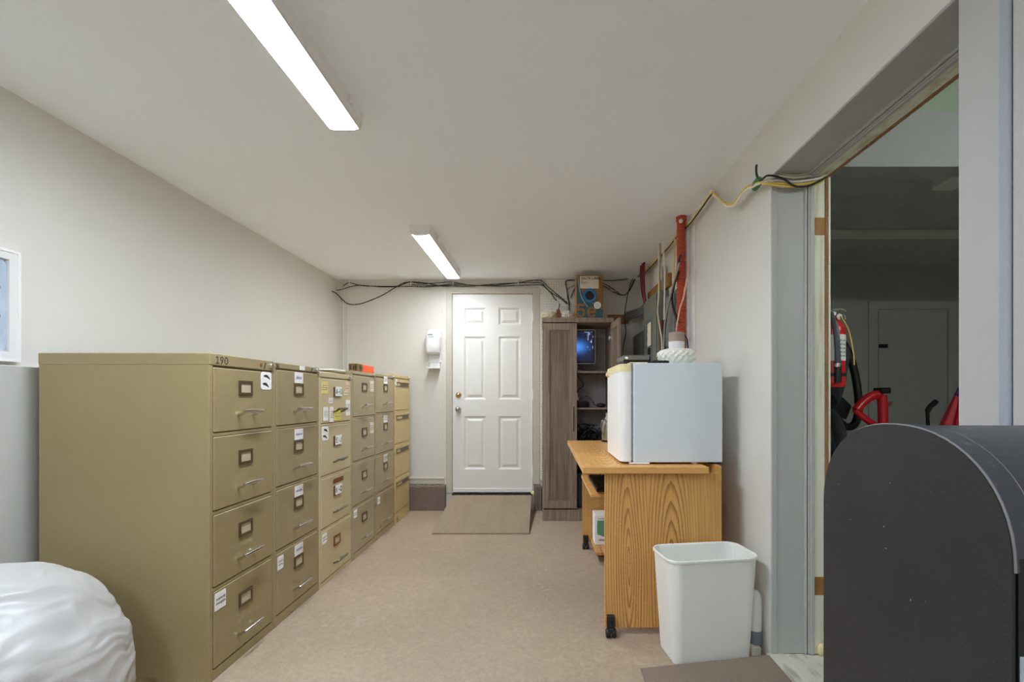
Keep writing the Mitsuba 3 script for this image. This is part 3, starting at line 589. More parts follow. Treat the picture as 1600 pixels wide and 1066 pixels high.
for z in (1.70, 0.30): part(w, 'hinge', cat([box(WX1 - 0.04, WX1 - 0.018, WY0 + 0.01, WY0 + 0.05, z - 0.02, z + 0.02, 0.002), box(WX1 - 0.03, WX1 - 0.02, WY0 - 0.01, WY0 + 0.015, z - 0.008, z + 0.008)]), 'm_chrome')
# screen
Ys = 4.47
sc = thing('monitor', 'silver framed monitor with a glowing blue screen on the top shelf of the wardrobe', 'monitor')
s0, s1 = at(880, 569, Ys), at(930.5, 515, Ys)
part(sc, 'casing', plane(trimesh.creation.extrude_polygon(Polygon(rrect(s1[0] - s0[0], s1[2] - s0[2], 0.02)), 0.03, engine='earcut'), ((s0[0] + s1[0]) / 2, Ys + 0.03, (s0[2] + s1[2]) / 2), (1, 0, 0), (0, 0, 1)), 'm_steel')
part(sc, 'bezel', plane(trimesh.creation.extrude_polygon(Polygon(rrect(s1[0] - s0[0] - 0.014, s1[2] - s0[2] - 0.014, 0.016)), 0.002, engine='earcut'), ((s0[0] + s1[0]) / 2, Ys, (s0[2] + s1[2]) / 2), (1, 0, 0), (0, 0, 1)), 'm_black')
cx, cz = (s0[0] + s1[0]) / 2 + 0.02, (s0[2] + s1[2]) / 2 + 0.01
def screen_fn(p, n, uv):
    gx, gz = (p.x - cx) / 0.13, (p.z - cz) / 0.13
    g = dr.exp(-(dr.square(gx + 0.35) * 2.5 + dr.square(gz + 0.1) * 6)); ic = smoothstep(0.60, 0.75, noise(p.x * 60, p.z * 40)) * smoothstep(0.35, 0.6, gx) * smoothstep(-0.4, -0.1, gz) + smoothstep(0.62, 0.75, noise(p.x * 45 + 4, p.z * 60)) * smoothstep(0.72, 0.85, gz)
    return (mix(C(10, 18, 50), C(70, 140, 235), dr.clip(g, 0, 1)) + mi.Color3f(0.5, 0.6, 0.8) * dr.clip(ic, 0, 1) * 0.5) * 0.19
dsp = trimesh.Trimesh([(s0[0] + 0.02, Ys - 0.0025, s0[2] + 0.025), (s1[0] - 0.022, Ys - 0.0025, s0[2] + 0.025), (s1[0] - 0.022, Ys - 0.0025, s1[2] - 0.022), (s0[0] + 0.02, Ys - 0.0025, s1[2] - 0.022)], [(0, 1, 2), (0, 2, 3)], process=False)
k = part(sc, 'display', mikit.ply(dsp, 'm_black', False, uv=[(0, 0), (1, 0), (1, 1), (0, 1)]), label='glowing dark blue desktop picture'); scene[k]['emitter'] = {'type': 'area', 'radiance': proc(screen_fn)}
part(sc, 'stand', cat([box(s0[0] + 0.09, s0[0] + 0.14, Ys + 0.012, Ys + 0.03, SH[0] + 0.01, s0[2] + 0.08, 0.003), box(s0[0] + 0.02, s0[0] + 0.21, Ys - 0.06, Ys + 0.10, SH[0] + 0.0005, SH[0] + 0.013, 0.004)]), 'm_steel')
single('keyboard_tray_card', box(0.36, 0.50, 4.40, 4.50, SH[0] + 0.0005, SH[0] + 0.018, 0.003).apply_translation((0, 0.0, 0)), 'm_black', 'small black slab on the top wardrobe shelf under the screen', 'device')
# router shelf
rt = thing('router', 'round black router lying on the middle wardrobe shelf', 'router')
part(rt, 'base', lathe([(0, 0), (0.085, 0), (0.095, 0.012), (0.098, 0.035), (0.09, 0.05), (0.05, 0.058), (0, 0.06)], (0.35, 4.48, SH[1] + 0.001), 32), 'm_blackmatte', 35)
part(rt, 'ring', lathe([(0.05, 0.058), (0.07, 0.055), (0.07, 0.060), (0.05, 0.063), (0.05, 0.058)], (0.35, 4.48, SH[1] + 0.001), 32), 'm_gunmetal', 35)
single('power_adapter', cat([box(0.30, 0.342, 4.44, 4.50, SH[1] + 0.062, SH[1] + 0.10, 0.006), box(0.30, 0.335, 4.445, 4.49, SH[1] + 0.10, SH[1] + 0.145, 0.006)]), 'm_white', 'small white adapter standing on the round router in the wardrobe', 'adapter')
rr_ = single('computer_mouse', trimesh.creation.icosphere(3, 1).apply_transform(np.diag([0.045, 0.03, 0.02, 1])).apply_translation((0.555, 4.45, SH[1] + 0.02)), 'm_black', 'small black mouse on the middle wardrobe shelf right of the router', 'mouse', True)
def cable(pts, r, m, label, group=None, n=7, per=6, name='cable'):
    return single(name, tube(pts, r, n, per), m, label, 'cable', 40, group)
cable([(0.33, 4.60, SH[1] + 0.05), (0.34, 4.58, 1.20), (0.40, 4.59, 1.27), (0.345, 4.62, 1.36)], 0.004, 'm_black', 'black lead looping up from the router inside the wardrobe')
cable([(0.36, 4.54, 1.13), (0.42, 4.54, 1.155), (0.47, 4.53, 1.13), (0.50, 4.5, 1.075), (0.535, 4.46, 1.06)], 0.0035, 'm_black', 'black lead arching from the router to the mouse inside the wardrobe')
rg = random.Random(3); ms = []
for i in range(26):
    c = np.array([rg.uniform(0.36, 0.53), rg.uniform(4.45, 4.62), SH[2] + 0.02 + abs(rg.gauss(0, 0.05))]); a = rg.uniform(0.05, 0.10); ph = rg.uniform(0, 6)
    ms.append(tube([np.clip(c + np.array([a * math.cos(ph + t), 0.7 * a * math.sin(ph + t), 0.05 * math.sin(2 * t + ph) + 0.015]), [0.32, 4.38, SH[2] + 0.006], [0.62, 4.72, SH[2] + 0.17]) for t in np.linspace(0, rg.uniform(3, 6), 8)], rg.choice([0.004, 0.005, 0.006]), 6, 4))
single('cable_tangle', cat(ms), 'm_black', 'tangle of black cables heaped on the lower wardrobe shelf', 'cables', 40, kind='stuff')
single('storage_bin', cat([box(0.31, 0.56, 4.40, 4.68, 0.1055, 0.42, 0.012), box(0.30, 0.57, 4.39, 4.69, 0.40, 0.43, 0.005)]), 'm_navy', 'dark blue bin standing in the bottom of the wardrobe', 'bin')
ms = []
for i in range(12):
    c = np.array([rg.uniform(0.36, 0.45), rg.uniform(4.47, 4.6), 0.47]); a = rg.uniform(0.04, 0.07); ph = rg.uniform(0, 6)
    ms.append(tube([c + np.array([a * math.cos(ph + t), a * math.sin(ph + t), 0.06 * math.sin(t + ph) + 0.03]) for t in np.linspace(0, 5, 8)], 0.005, 6, 4))
single('cable_tangle', cat(ms), 'm_black', 'black cables heaped on the dark blue bin in the wardrobe', 'cables', 40, kind='stuff')
# pegboard behind
struct('pegboard', box(-0.026, 0.46, YB - 0.013, YB - 0.0005, 0.30, ZC - 0.004, 0.001), 'm_peg', label='white pegboard panel between the door and the wardrobe')
# carton of network cable on the wardrobe
cb = thing('cable_carton', 'orange and teal cardboard carton of blue network cable on top of the wardrobe', 'carton')
Yc = 4.39; c0, cc1 = at(901, 494, Yc), at(942, 430, Yc)
cx0, cx1, cz0, cz1 = c0[0], cc1[0], WZ + 0.0005, cc1[2]
part(cb, 'carton', box(cx0, cx1, Yc, Yc + 0.22, cz0, cz1, 0.003), 'm_kraft')
W_, H_ = cx1 - cx0, cz1 - cz0
fy = Yc - 0.0003; ex, ez = (1, 0, 0), (0, 0, 1)
P = lambda a, b: (cx0 + W_ * a, fy, cz0 + H_ * b)
part(cb, 'teal_print', prism([(0.001, 0.001), (W_ * 0.99, 0.001), (W_ * 0.99, H_ * 0.20), (W_ * 0.72, H_ * 0.30), (W_ * 0.42, H_ * 0.40), (W_ * 0.22, H_ * 0.55), (W_ * 0.12, H_ * 0.80), (W_ * 0.10, H_ * 0.97), (0.001, H_ * 0.97)], ex, ez, (cx0, fy, cz0), 0.0006), 'm_teal')
part(cb, 'cable_drawing', tube([np.array(P(0.05, 0.97)) + [0, -0.001, 0], np.array(P(0.09, 0.75)) + [0, -0.001, 0], np.array(P(0.2, 0.48)) + [0, -0.001, 0], np.array(P(0.42, 0.27)) + [0, -0.001, 0]], 0.006, 8), 'm_cablegrey', 40)
part(cb, 'carton_label', box(cx0 + W_ * 0.12, cx0 + W_ * 0.84, fy - 0.0015, fy, cz0 + H_ * 0.69, cz0 + H_ * 0.975), 'm_papercream', label='cream label reading DATA LANs')
part(cb, 'label_lettering', cat([text_on('DATA LANs', 0.024, (cx0 + W_ * 0.55, fy - 0.0015, cz0 + H_ * 0.925), ex, ez, True), scribble((cx0 + W_ * 0.30, fy - 0.0015, cz0 + H_ * 0.83), ex, ez, W_ * 0.26, 0.03, 3, 8)]), 'm_ink')
part(cb, 'cable_hole', lathe([(0, -0.001), (0.045, -0.001), (0.045, 0), (0, 0)], (cx0 + W_ * 0.50, fy, cz0 + H_ * 0.53), 24, 1), 'm_black')
part(cb, 'cable_reel', lathe([(0.042, -0.002), (0.066, -0.006), (0.068, -0.001), (0.045, 0), (0.042, -0.002)], (cx0 + W_ * 0.50, fy, cz0 + H_ * 0.53), 28, 1), 'm_bluereel', 40, label='blue cable reel showing in the round hole')
part(cb, 'cable_end', tube([np.array(P(0.5, 0.66)) + [0, -0.012, 0], np.array(P(0.68, 0.55)) + [0, -0.014, 0], np.array(P(0.72, 0.44)) + [0, -0.012, 0], np.array(P(0.55, 0.40)) + [0, -0.008, 0]], 0.006, 7), 'm_bluereel', 40)
part(cb, 'large_print', text_on('5e', 0.118, (cx0 + W_ * 0.37, fy - 0.0008, cz0 + H_ * 0.185), ex, ez, True), 'm_kraft', label='large 5e in orange-brown')
part(cb, 'round_badge', lathe([(0, -0.0012), (0.034, -0.0012), (0.034, 0), (0, 0)], (cx0 + W_ * 0.79, fy - 0.0006, cz0 + H_ * 0.305), 24, 1), 'm_paper')
part(cb, 'badge_print', scribble((cx0 + W_ * 0.79, fy - 0.0018, cz0 + H_ * 0.305), ex, ez, 0.04, 0.036, 3, 12), 'm_inkgrey')
part(cb, 'side_print', cat([text_on('CAT', 0.018, (cx0 + W_ * 0.90, fy - 0.0006, cz0 + H_ * 0.5), (0, 0, 1), (-1, 0, 0), True)]), 'm_darkedge')
# coils of white cable on the wardrobe
def coil(cx, cy, rx, ry, m, label, seed):
    rg = random.Random(seed); pts = []
    for i in range(120):
        t = i / 119 * 2 * math.pi * 7; s = 1 + 0.10 * math.sin(i * 0.37 + seed)
        pts.append((cx + rx * s * math.cos(t), cy + ry * s * math.sin(t), WZ + 0.008 + 0.0085 * (i / 17) + 0.004 * (1 + math.sin(i * 0.9))))
    k = thing('cable_coil', label, 'cable coil'); part(k, 'cable', tube(pts, 0.0045, 6, 2), m, 40)
    part(k, 'tie', tube([(cx + 0.3 * rx, cy - ry - 0.012, WZ + 0.005), (cx + 0.3 * rx, cy - ry - 0.012, WZ + 0.075), (cx + 0.3 * rx, cy - ry + 0.02, WZ + 0.078)], 0.004, 6), 'm_offwhite')
coil(0.055, 4.50, 0.07, 0.075, 'm_cablecream', 'cream coil of cable on the wardrobe top, at its left edge', 1)
coil(0.225, 4.50, 0.075, 0.08, 'm_cablewhite', 'white coil of cable on the wardrobe top, against the carton', 2)
single('power_adapter', cat([box(0.13, 0.165, 4.43, 4.46, WZ + 0.055, WZ + 0.095, 0.004), box(0.125, 0.17, 4.425, 4.465, WZ + 0.0005, WZ + 0.058, 0.003)]), 'm_rust', 'small brown plug between the two cable coils on the wardrobe', 'adapter')

# ------------------------------------------------------------------ computer desk
DK = thing('computer_desk', 'oak grain computer desk on black casters under the small fridge', 'desk')
PY = 2.245
part(DK, 'side_panel', box(0.298, 0.860, PY, PY + 0.018, 0.036, 0.779, 0.001), 'm_oak')
part(DK, 'side_panel', box(0.300, 0.852, 3.54, 3.558, 0.045, 0.783, 0.001), 'm_oak')
part(DK, 'desktop', cat([box(0.19, 0.79, 2.215, 3.60, 0.7795, 0.812, 0.003)]), 'm_oaktop')
part(DK, 'rear_rail', box(0.842, 0.860, PY + 0.0, 3.55, 0.62, 0.812, 0.001), 'm_oak')
part(DK, 'back_panel', box(0.845, 0.858, PY + 0.018, 3.54, 0.30, 0.62, 0.001), 'm_oak')
part(DK, 'bottom_shelf', box(0.36, 0.83, 3.20, 3.54, 0.062, 0.080, 0.001), 'm_oak')
part(DK, 'apron', box(0.44, 0.456, PY + 0.018, 3.54, 0.53, 0.60, 0.001), 'm_oak')
part(DK, 'keyboard_tray', box(0.25, 0.62, 2.43, 3.03, 0.622, 0.640, 0.002), 'm_oaktop')
for y in (2.425, 3.03): part(DK, 'tray_runner', box(0.40, 0.62, y - 0.012, y + 0.0, 0.625, 0.779, 0.001), 'm_oak')
def caster(x, y):
    c = part(DK, 'caster', cat([lathe([(0, 0.035), (0.012, 0.035), (0.012, 0.075), (0, 0.075)], (x, y, 0), 12), box(x - 0.014, x + 0.014, y - 0.016, y + 0.016, 0.020, 0.045, 0.003)]), 'm_black')
    part(c, 'wheel', cat([lathe([(0, -0.01), (0.018, -0.01), (0.021, -0.006), (0.021, 0.006), (0.018, 0.01), (0, 0.01)], (x + dx, y, 0.0212), 16, 0) for dx in (-0.014, 0.014)]), 'm_black', 40)
for x, y in ((0.325, PY - 0.02), (0.80, PY + 0.05), (0.325, 3.525), (0.80, 3.525)):
    caster(x, y)
    part(DK, 'caster_plate', box(x - 0.018, x + 0.018, y - 0.006, y + 0.028, 0.045, 0.10, 0.002), 'm_black')
kb = thing('keyboard', 'black keyboard lying on the pull out tray of the oak desk', 'keyboard')
part(kb, 'case', box(0.285, 0.43, 2.48, 2.94, 0.6405, 0.654, 0.004), 'm_black')
keyply = mikit.ply(box(0, 0.021, 0, 0.026, 0, 0.006, 0.002), 'm_blackmatte')
for i in range(5):
    for j in range(14): part(kb, 'key', keyply, to=(0.294 + 0.026 * i, 2.494 + 0.0315 * j, 0.6538))
gb = thing('paper_box', 'white and green paper box on the bottom shelf of the oak desk', 'box')
gx0, gy = 0.375, 3.37
part(gb, 'carton', box(gx0, gx0 + 0.22, gy, gy + 0.15, 0.0805, 0.295, 0.002), 'm_paper')
part(gb, 'green_print', prism([(0.018, 0.075), (0.10, 0.045), (0.20, 0.045), (0.20, 0.175), (0.018, 0.175)], ex, ez, (gx0, gy - 0.0004, 0.0805), 0.0006), 'm_greencard', label='green printed front')
part(gb, 'top_print', box(gx0 + 0.005, gx0 + 0.215, gy + 0.005, gy + 0.145, 0.295, 0.2956), 'm_offwhite')
part(gb, 'front_print', scribble((gx0 + 0.065, gy - 0.001, 0.115), ex, ez, 0.07, 0.03, 1, 5), 'm_ink')
part(gb, 'front_print', scribble((gx0 + 0.07, gy - 0.001, 0.268), ex, ez, 0.09, 0.012, 1, 6), 'm_ink')
kt = thing('thermos', 'chrome thermos flask standing on the oak desk behind the small fridge', 'flask')
tc = (0.502, 3.50, 0.8125)
part(kt, 'body', lathe([(0, 0.012), (0.058, 0.012), (0.06, 0.03), (0.056, 0.12), (0.045, 0.165), (0.03, 0.185), (0.03, 0.20), (0, 0.20)], tc, 28), 'm_chrome', 40)
part(kt, 'base', lathe([(0, 0), (0.06, 0), (0.061, 0.014), (0, 0.014)], tc, 28), 'm_black', 40)
part(kt, 'lid', lathe([(0, 0.20), (0.032, 0.20), (0.03, 0.215), (0.012, 0.226), (0, 0.228)], tc, 24), 'm_chrome', 40)
part(kt, 'handle', tube([np.array(tc) + o for o in ([-0.035, -0.02, 0.165], [-0.062, -0.045, 0.16], [-0.068, -0.045, 0.10], [-0.05, -0.03, 0.05])], 0.006, 8), 'm_steel', 40)

# ------------------------------------------------------------------ small fridge
FR = thing('mini_fridge', 'small white fridge with a yellowed top handle standing on the oak desk', 'fridge')
fx0, fx1, fy0, fy1, fz0, fz1 = 0.447, 0.886, 2.30, 2.78, 0.822, 1.312
part(FR, 'cabinet', box(fx0, fx1, fy0, fy1, fz0, fz1, 0.004), 'm_fridge')
part(FR, 'gasket', box(fx0 - 0.010, fx0, fy0 + 0.006, fy1 - 0.006, fz0 + 0.01, fz1 - 0.008), 'm_gasket')
do = rrect(0.075, fy1 - fy0, 0.032, 6); do = do[do[:, 0] > -1]
poly = [(x if x < 0 else min(x, 0.018), y) for x, y in do]
dk = part(FR, 'door', prism([(fx0 - 0.010 - 0.018 + x, (fy0 + fy1) / 2 + y) for x, y in poly], (1, 0, 0), (0, 1, 0), (0, 0, fz0 + 0.004), 0.445), 'm_fridgedoor')
part(dk, 'top_cap', prism([(fx0 - 0.010 - 0.0185 + x * 1.02, (fy0 + fy1) / 2 + y * 1.004) for x, y in poly], (1, 0, 0), (0, 1, 0), (0, 0, fz0 + 0.449), fz1 - fz0 - 0.449 - 0.004), 'm_yellowed', label='yellowed plastic top of the door')
part(dk, 'handle_lip', box(fx0 - 0.076, fx0 - 0.040, fy1 - 0.12, fy1 - 0.02, fz1 - 0.055, fz1 - 0.016, 0.012), 'm_yellowed', label='yellowed grip at the far end of the door')
part(FR, 'top_strip', box(fx0 - 0.012, fx0 + 0.075, fy0 + 0.02, fy1 - 0.01, fz1, fz1 + 0.006, 0.002), 'm_yellowed')
part(FR, 'lower_hinge', box(fx0 - 0.02, fx0 + 0.08, fy0 - 0.002, fy0 + 0.03, fz0 - 0.008, fz0, 0.002), 'm_white')
for x, y in ((fx0 + 0.05, fy0 + 0.03), (fx1 - 0.13, fy0 + 0.03), (fx0 + 0.05, fy1 - 0.04), (fx1 - 0.13, fy1 - 0.04)):
    part(FR, 'foot', lathe([(0, -0.0095), (0.014, -0.0095), (0.014, 0.001), (0, 0.001)], (x, y, fz0), 12), 'm_white')
part(FR, 'compressor_cover', box(fx1 - 0.06, fx1 + 0.004, fy0 + 0.02, fy1 - 0.02, fz0 - 0.008, fz0 + 0.012, 0.003), 'm_black')
# things on the fridge
zt = fz1
s = thing('media_box', 'flat silver and black box with a cord on top of the small fridge', 'device')
part(s, 'lower_case', box(0.418, 0.545, 2.42, 2.62, zt + 0.0065, zt + 0.024, 0.002), 'm_black')
part(s, 'upper_case', box(0.415, 0.55, 2.41, 2.63, zt + 0.024, zt + 0.05, 0.005), 'm_steel', label='silver upper half')
part(s, 'button', lathe([(0, -0.006), (0.007, -0.006), (0.007, 0), (0, 0)], (0.432, 2.41, zt + 0.035), 12, 1), 'm_white')
single('small_remote', box(0.555, 0.64, 2.36, 2.40, zt + 0.001, zt + 0.018, 0.005), 'm_black', 'small black device lying on the fridge between the silver box and the glass shade', 'device')
gs = thing('glass_lamp_shade', 'white milk glass lamp shade with a knobbly surface, upside down on the fridge', 'lamp shade')
gc = (0.716, 2.50, zt)
prof = [(0.0, 0.001), (0.05, 0.001), (0.068, 0.010), (0.088, 0.026), (0.099, 0.046), (0.100, 0.060), (0.092, 0.075), (0.074, 0.086), (0.050, 0.090)]
n = 144; rings = []
pz_ = curve([(a, b, 0) for a, b in prof], 4)
for i, (r_, z_, _) in enumerate(pz_):
    a = np.arange(n) / n * 2 * math.pi
    bump = 1 + (0.055 if r_ > 0.045 else 0) * np.cos(a * 18 + math.pi * ((i // 4) % 2)) * abs(math.sin(math.pi * i / 4))
    rings.append(np.stack([gc[0] + r_ * bump * np.cos(a), gc[1] + r_ * bump * np.sin(a), np.full(n, gc[2] + z_)], 1))
part(gs, 'shade', loft(rings), 'm_milkglass', 60)
part(gs, 'neck', lathe([(0.0, 0.086), (0.040, 0.086), (0.042, 0.128), (0, 0.128)], gc, 32), 'm_whitepaint', 40)
part(gs, 'fitter_band', lathe([(0.0, 0.128), (0.041, 0.128), (0.041, 0.176), (0.036, 0.178), (0, 0.178)], gc, 32), 'm_taupe', 40, label='taupe collar')

# ------------------------------------------------------------------ utility wall: panels, pipes, cables
ep = thing('breaker_panel', 'grey electrical breaker panel with a yellow label on the right wall behind the fridge', 'electrical panel')
part(ep, 'box', box(0.90, XR - 0.0005, 3.66, 4.13, 1.10, 1.985, 0.004), 'm_panelgrey')
part(ep, 'cover', box(0.888, 0.90, 3.68, 4.11, 1.12, 1.965, 0.004), 'm_panelgrey')
part(ep, 'door', box(0.882, 0.888, 3.80, 3.98, 1.22, 1.80, 0.002), 'm_panelblue')
part(ep, 'paper_label', box(0.8805, 0.882, 3.81, 3.93, 1.57, 1.76), 'm_papercream', label='yellowed paper label')
for i, z in enumerate((1.50, 1.43, 1.34)): part(ep, 'breaker', box(0.868, 0.882, 3.82, 3.87, z, z + 0.05, 0.002), 'm_black')
part(ep, 'breaker', box(0.862, 0.882, 3.83, 3.86, 1.395, 1.425, 0.002), 'm_white')
s = thing('junction_box', 'dark grey sloped metal box low on the right wall near the corner', 'electrical box')
part(s, 'case', hull([(XR, 4.20, 1.30), (0.905, 4.20, 1.30), (0.905, 4.66, 1.30), (XR, 4.66, 1.30), (XR, 4.20, 1.80), (0.905, 4.20, 1.75), (0.905, 4.66, 1.75), (XR, 4.66, 1.80)]), 'm_panelblue')
part(s, 'lid', box(0.897, 0.905, 4.23, 4.63, 1.33, 1.72, 0.003), 'm_conduitgrey')
s = thing('junction_box', 'grey metal box high on the right wall behind the red ribbed pipe', 'electrical box')
part(s, 'case', box(0.93, XR - 0.0005, 3.26, 3.56, 1.50, 1.90, 0.004), 'm_panelblue'); part(s, 'lid', box(0.922, 0.93, 3.28, 3.54, 1.52, 1.88, 0.003), 'm_conduitgrey')
for x0, x1, y0, y1, z0, z1, lb in ((0.94, XR - 0.001, 3.58, 4.28, 2.00, 2.10, 'bare wood backing board on the right wall above the breaker panel'),):
    single('backing_board', box(x0 + 0.02, x1, y0, y1, z0, z1, 0.002), 'm_rawwood', lb, 'board')
single('backing_board', box(0.66, 0.872, YB - 0.04, YB - 0.0005, 1.895, 1.985, 0.002), 'm_rawwood', 'bare wood board on the back wall right of the wardrobe', 'board')
struct('trim_10', cat([box(XR - 0.012, XR, 3.02, 3.12, 0.0, ZC, 0.002), box(XR - 0.03, XR, 3.12, 3.19, 0.0, ZC, 0.003)]), 'm_whitepaint')
# ribbed red pipe
rad = lambda t, i: 0.0275 + (0.0035 if i % 2 else -0.001)
pp = [(0.925, 3.12, z) for z in np.linspace(1.40, 2.335, 110)]
s = thing('ribbed_pipe', 'orange red ribbed plastic pipe running up to the ceiling beside the fridge', 'pipe')
part(s, 'pipe', tube(pp, 0.03, 14, 0, rad), 'm_orange', 30)
part(s, 'coupling', lathe([(0, 0), (0.034, 0), (0.034, 0.03), (0, 0.03)], (0.925, 3.12, ZC - 0.0305), 20), 'm_orange', 40)
part(s, 'foam_blob', trimesh.creation.icosphere(2, 0.014).apply_translation((0.914, 3.088, 2.31)), 'm_offwhite', True)
# maroon cables
for i in range(4):
    yy = 4.17 + 0.035 * i; xx = 0.905 - 0.006 * (i % 2)
    cable([(xx, yy, ZC - 0.001), (xx - 0.004, yy - 0.01, 2.25), (xx + 0.008, 4.20 + 0.025 * i, 2.12), (xx + 0.02, 4.20 + 0.012 * i, 2.02), (0.945, 4.20 + 0.010 * i, 1.96)], 0.009, 'm_maroon', 'thick dark red cable dropping from the ceiling above the breaker panel', 'dark red cables above the breaker panel', 9)
# white and grey riser tubes
def ux(u, v, X=0.93): return on_x(u, v, X)
def drop(m, r, X, pts, label, group=None, pre=()): return cable([ux(*q) for q in pre] + [ux(u, v, X) for u, v in pts], r, m, label, group)
drop('m_cablegrey', 0.007, 0.915, [(1031, 381), (1031.5, 400), (1031, 425), (1029, 470)], 'grey cable dropping from the ceiling left of the metal strut', None)
drop('m_cablewhite', 0.0065, 0.915, [(1037, 378), (1037, 400), (1038.5, 430), (1038, 500)], 'off white cable dropping from the ceiling along the metal strut', None)
drop('m_cablecream', 0.006, 0.89, [(1030, 384), (1029.5, 410), (1029, 437), (1029.5, 460), (1027.5, 485), (1030, 505), (1034, 530), (1034.5, 548)], 'cream cable curving down over the breaker panel', None)
drop('m_cableyellow', 0.006, 0.94, [(1054, 370), (1054.5, 395), (1053, 430), (1056, 520), (1058, 548)], 'yellow cable dropping from the ceiling left of the red ribbed pipe')
drop('m_cableblack', 0.007, 0.885, [(1061, 408), (1055, 435), (1047, 465), (1041, 495), (1038, 530), (1040, 552)], 'black cable slanting down left of the red ribbed pipe', pre=((1068, 366, 0.958), (1066, 388, 0.96)))
drop('m_cablegrey', 0.006, 0.875, [(1060, 415), (1052, 445), (1044, 478), (1039, 505), (1037, 545)], 'grey cable slanting down beside the black one left of the red pipe', pre=((1066, 370, 0.962), (1065, 392, 0.96)))
drop('m_cableblack', 0.009, 0.89, [(1058, 428), (1051, 455), (1050, 470), (1053, 485), (1059, 503)], 'thick black cable bending behind the red ribbed pipe', pre=((1070, 395, 0.968), (1065, 412, 0.962)))
drop('m_cablepink', 0.0052, 0.86, [(1071, 448), (1068, 465), (1063, 480), (1060, 495), (1056, 520)], 'pinkish cable crossing in front of the red ribbed pipe', pre=((1077, 405, 0.955), (1075, 428, 0.92)))
cable([(0.932, 3.10, 1.50), ux(1068, 523, 0.92), ux(1073, 530, 0.92), ux(1075, 545, 0.92), (0.86, 2.74, zt + 0.006), (0.80, 2.72, zt + 0.006)], 0.005, 'm_cableblack', 'thin black cable curling right of the glass lamp shade')
drop('m_maroon', 0.011, 0.92, [(1034, 500), (1033, 525), (1034, 550)], 'short red cable rising behind the glass lamp shade')
single('metal_strut', cat([box(0.952, 0.975, 3.70, 3.74, 1.45, 2.19, 0.002)] + [lathe([(0, -0.0012), (0.005, -0.0012), (0.005, 0), (0, 0)], (0.952, 3.72, z), 8, 0) for z in ()]), 'm_cablegrey', 'flat grey metal strut standing on the right wall above the breaker panel', 'strut')
# bundle of grey conductors between the wood board and the panel
for i in range(4):
    z = 1.925 + 0.022 * i
    cable([(0.84, YB - 0.06, z), (0.89, 4.62, z + 0.01), (0.925, 4.45, z + 0.0), (0.94, 4.28, z + 0.02), (0.94, 4.12, z + 0.02)], 0.012, 'm_conduitgrey', 'thick grey cable curving from the wood board into the breaker panel', 'grey cables into the breaker panel', 8)
cable([at(989, 436, 4.70), at(984, 447, 4.64), at(979, 470, 4.66), at(976, 495, 4.62), at(978, 520, 4.66), at(974, 540, 4.5), at(973, 556, 3.6), (0.452, 2.63, zt + 0.035)], 0.0045, 'm_cableblack', 'thin black cord hanging from the cables in the corner down to the fridge top')
# cables along the top of the back wall
G1 = 'black cables along the top of the back wall'
yw = YB - 0.012
def bw(pts): return [at(u, v, yw - 0.006) for u, v in pts]
LBL = 'black cable strung along the top of the back wall above the white door'
for lab, pts in zip(('uppermost black cable strung along the top of the back wall from the corner conduits', 'long black cable strung along the back wall from the left corner to the pegboard', 'short lower black cable along the back wall right above the white door'), ([(536, 447), (546, 442), (566, 446.5), (600, 447.5), (622, 447), (640, 441), (662, 443.5), (690, 441.5), (708, 441), (735, 445.5), (770, 446), (812, 441.5), (830, 438.5), (843, 438)],
                         [(519, 455), (535, 452), (560, 446), (600, 448.5), (640, 447.5), (665, 448.5), (700, 446), (730, 447.5), (760, 445), (790, 443), (812, 442), (843, 441.5)],
                         [(640, 445), (680, 446.5), (708, 444), (745, 446), (780, 447), (812, 446), (843, 445)])):
    cable(bw(pts), 0.0038, 'm_cableblack', lab, G1)
cable([at(519, 455, 4.60)] + bw([(526, 459), (536, 469), (546, 475.5), (562, 475), (580, 469), (600, 460), (620, 448), (636, 441), (662, 442), (690, 447), (712, 446)]), 0.0042, 'm_cableblack', 'black cable drooping in a loop near the left back corner')
stp = mikit.ply(box(-0.0045, 0.0045, -0.008, 0.008, -0.024, 0.024, 0.003), 'm_white')
for u, v, wh in ((546, 443, 'in the left back corner'), (642, 443.5, 'left of the soap dispenser'), (708, 443.5, 'over the white door'), (810, 442, 'near the pegboard')):
    k = thing('cable_clip', 'small white cable clip on the back wall ' + wh, 'cable clip', 'white clips along the back wall cables'); put(k, stp, None, to=tuple(at(u, v, yw - 0.004)))
# cables over the pegboard and behind the carton
pg = lambda pts: [at(u, v, YB - 0.025) for u, v in pts]
GP = 'black cables slanting over the pegboard'
for pts in ([(843, 438), (848, 440), (856, 448), (868, 458), (880, 468), (888, 475.5)], [(843, 441.5), (848, 444), (858, 455), (872, 464), (886, 475)]):
    cable(pg(pts), 0.004, 'm_cableblack', ('upper' if pts[0][1] < 440 else 'lower') + ' of two black cables slanting down over the pegboard above the wardrobe', GP)
cable(pg([(843, 445), (849, 447), (860, 457), (866, 466), (874, 476)]) + [(0.147, 4.447, WZ + 0.093)], 0.0045, 'm_cableblack', 'black cable slanting to the brown plug on the wardrobe')
cable(pg([(900, 438), (890, 438), (884, 440), (885, 449), (887, 460), (890, 476)]) + [(0.26, 4.60, WZ + 0.05)], 0.0055, 'm_cableblack', 'thick black cable bending down beside the carton on the wardrobe')
cable(pg([(901, 446), (893, 448), (887, 452), (886, 462), (888, 474)]) + [(0.25, 4.57, WZ + 0.05)], 0.005, 'm_cablegrey', 'grey cable bending down beside the carton on the wardrobe')
cable(pg([(900, 448), (896, 455), (892, 465)]), 0.005, 'm_cableblack', 'short black cable end left of the carton')
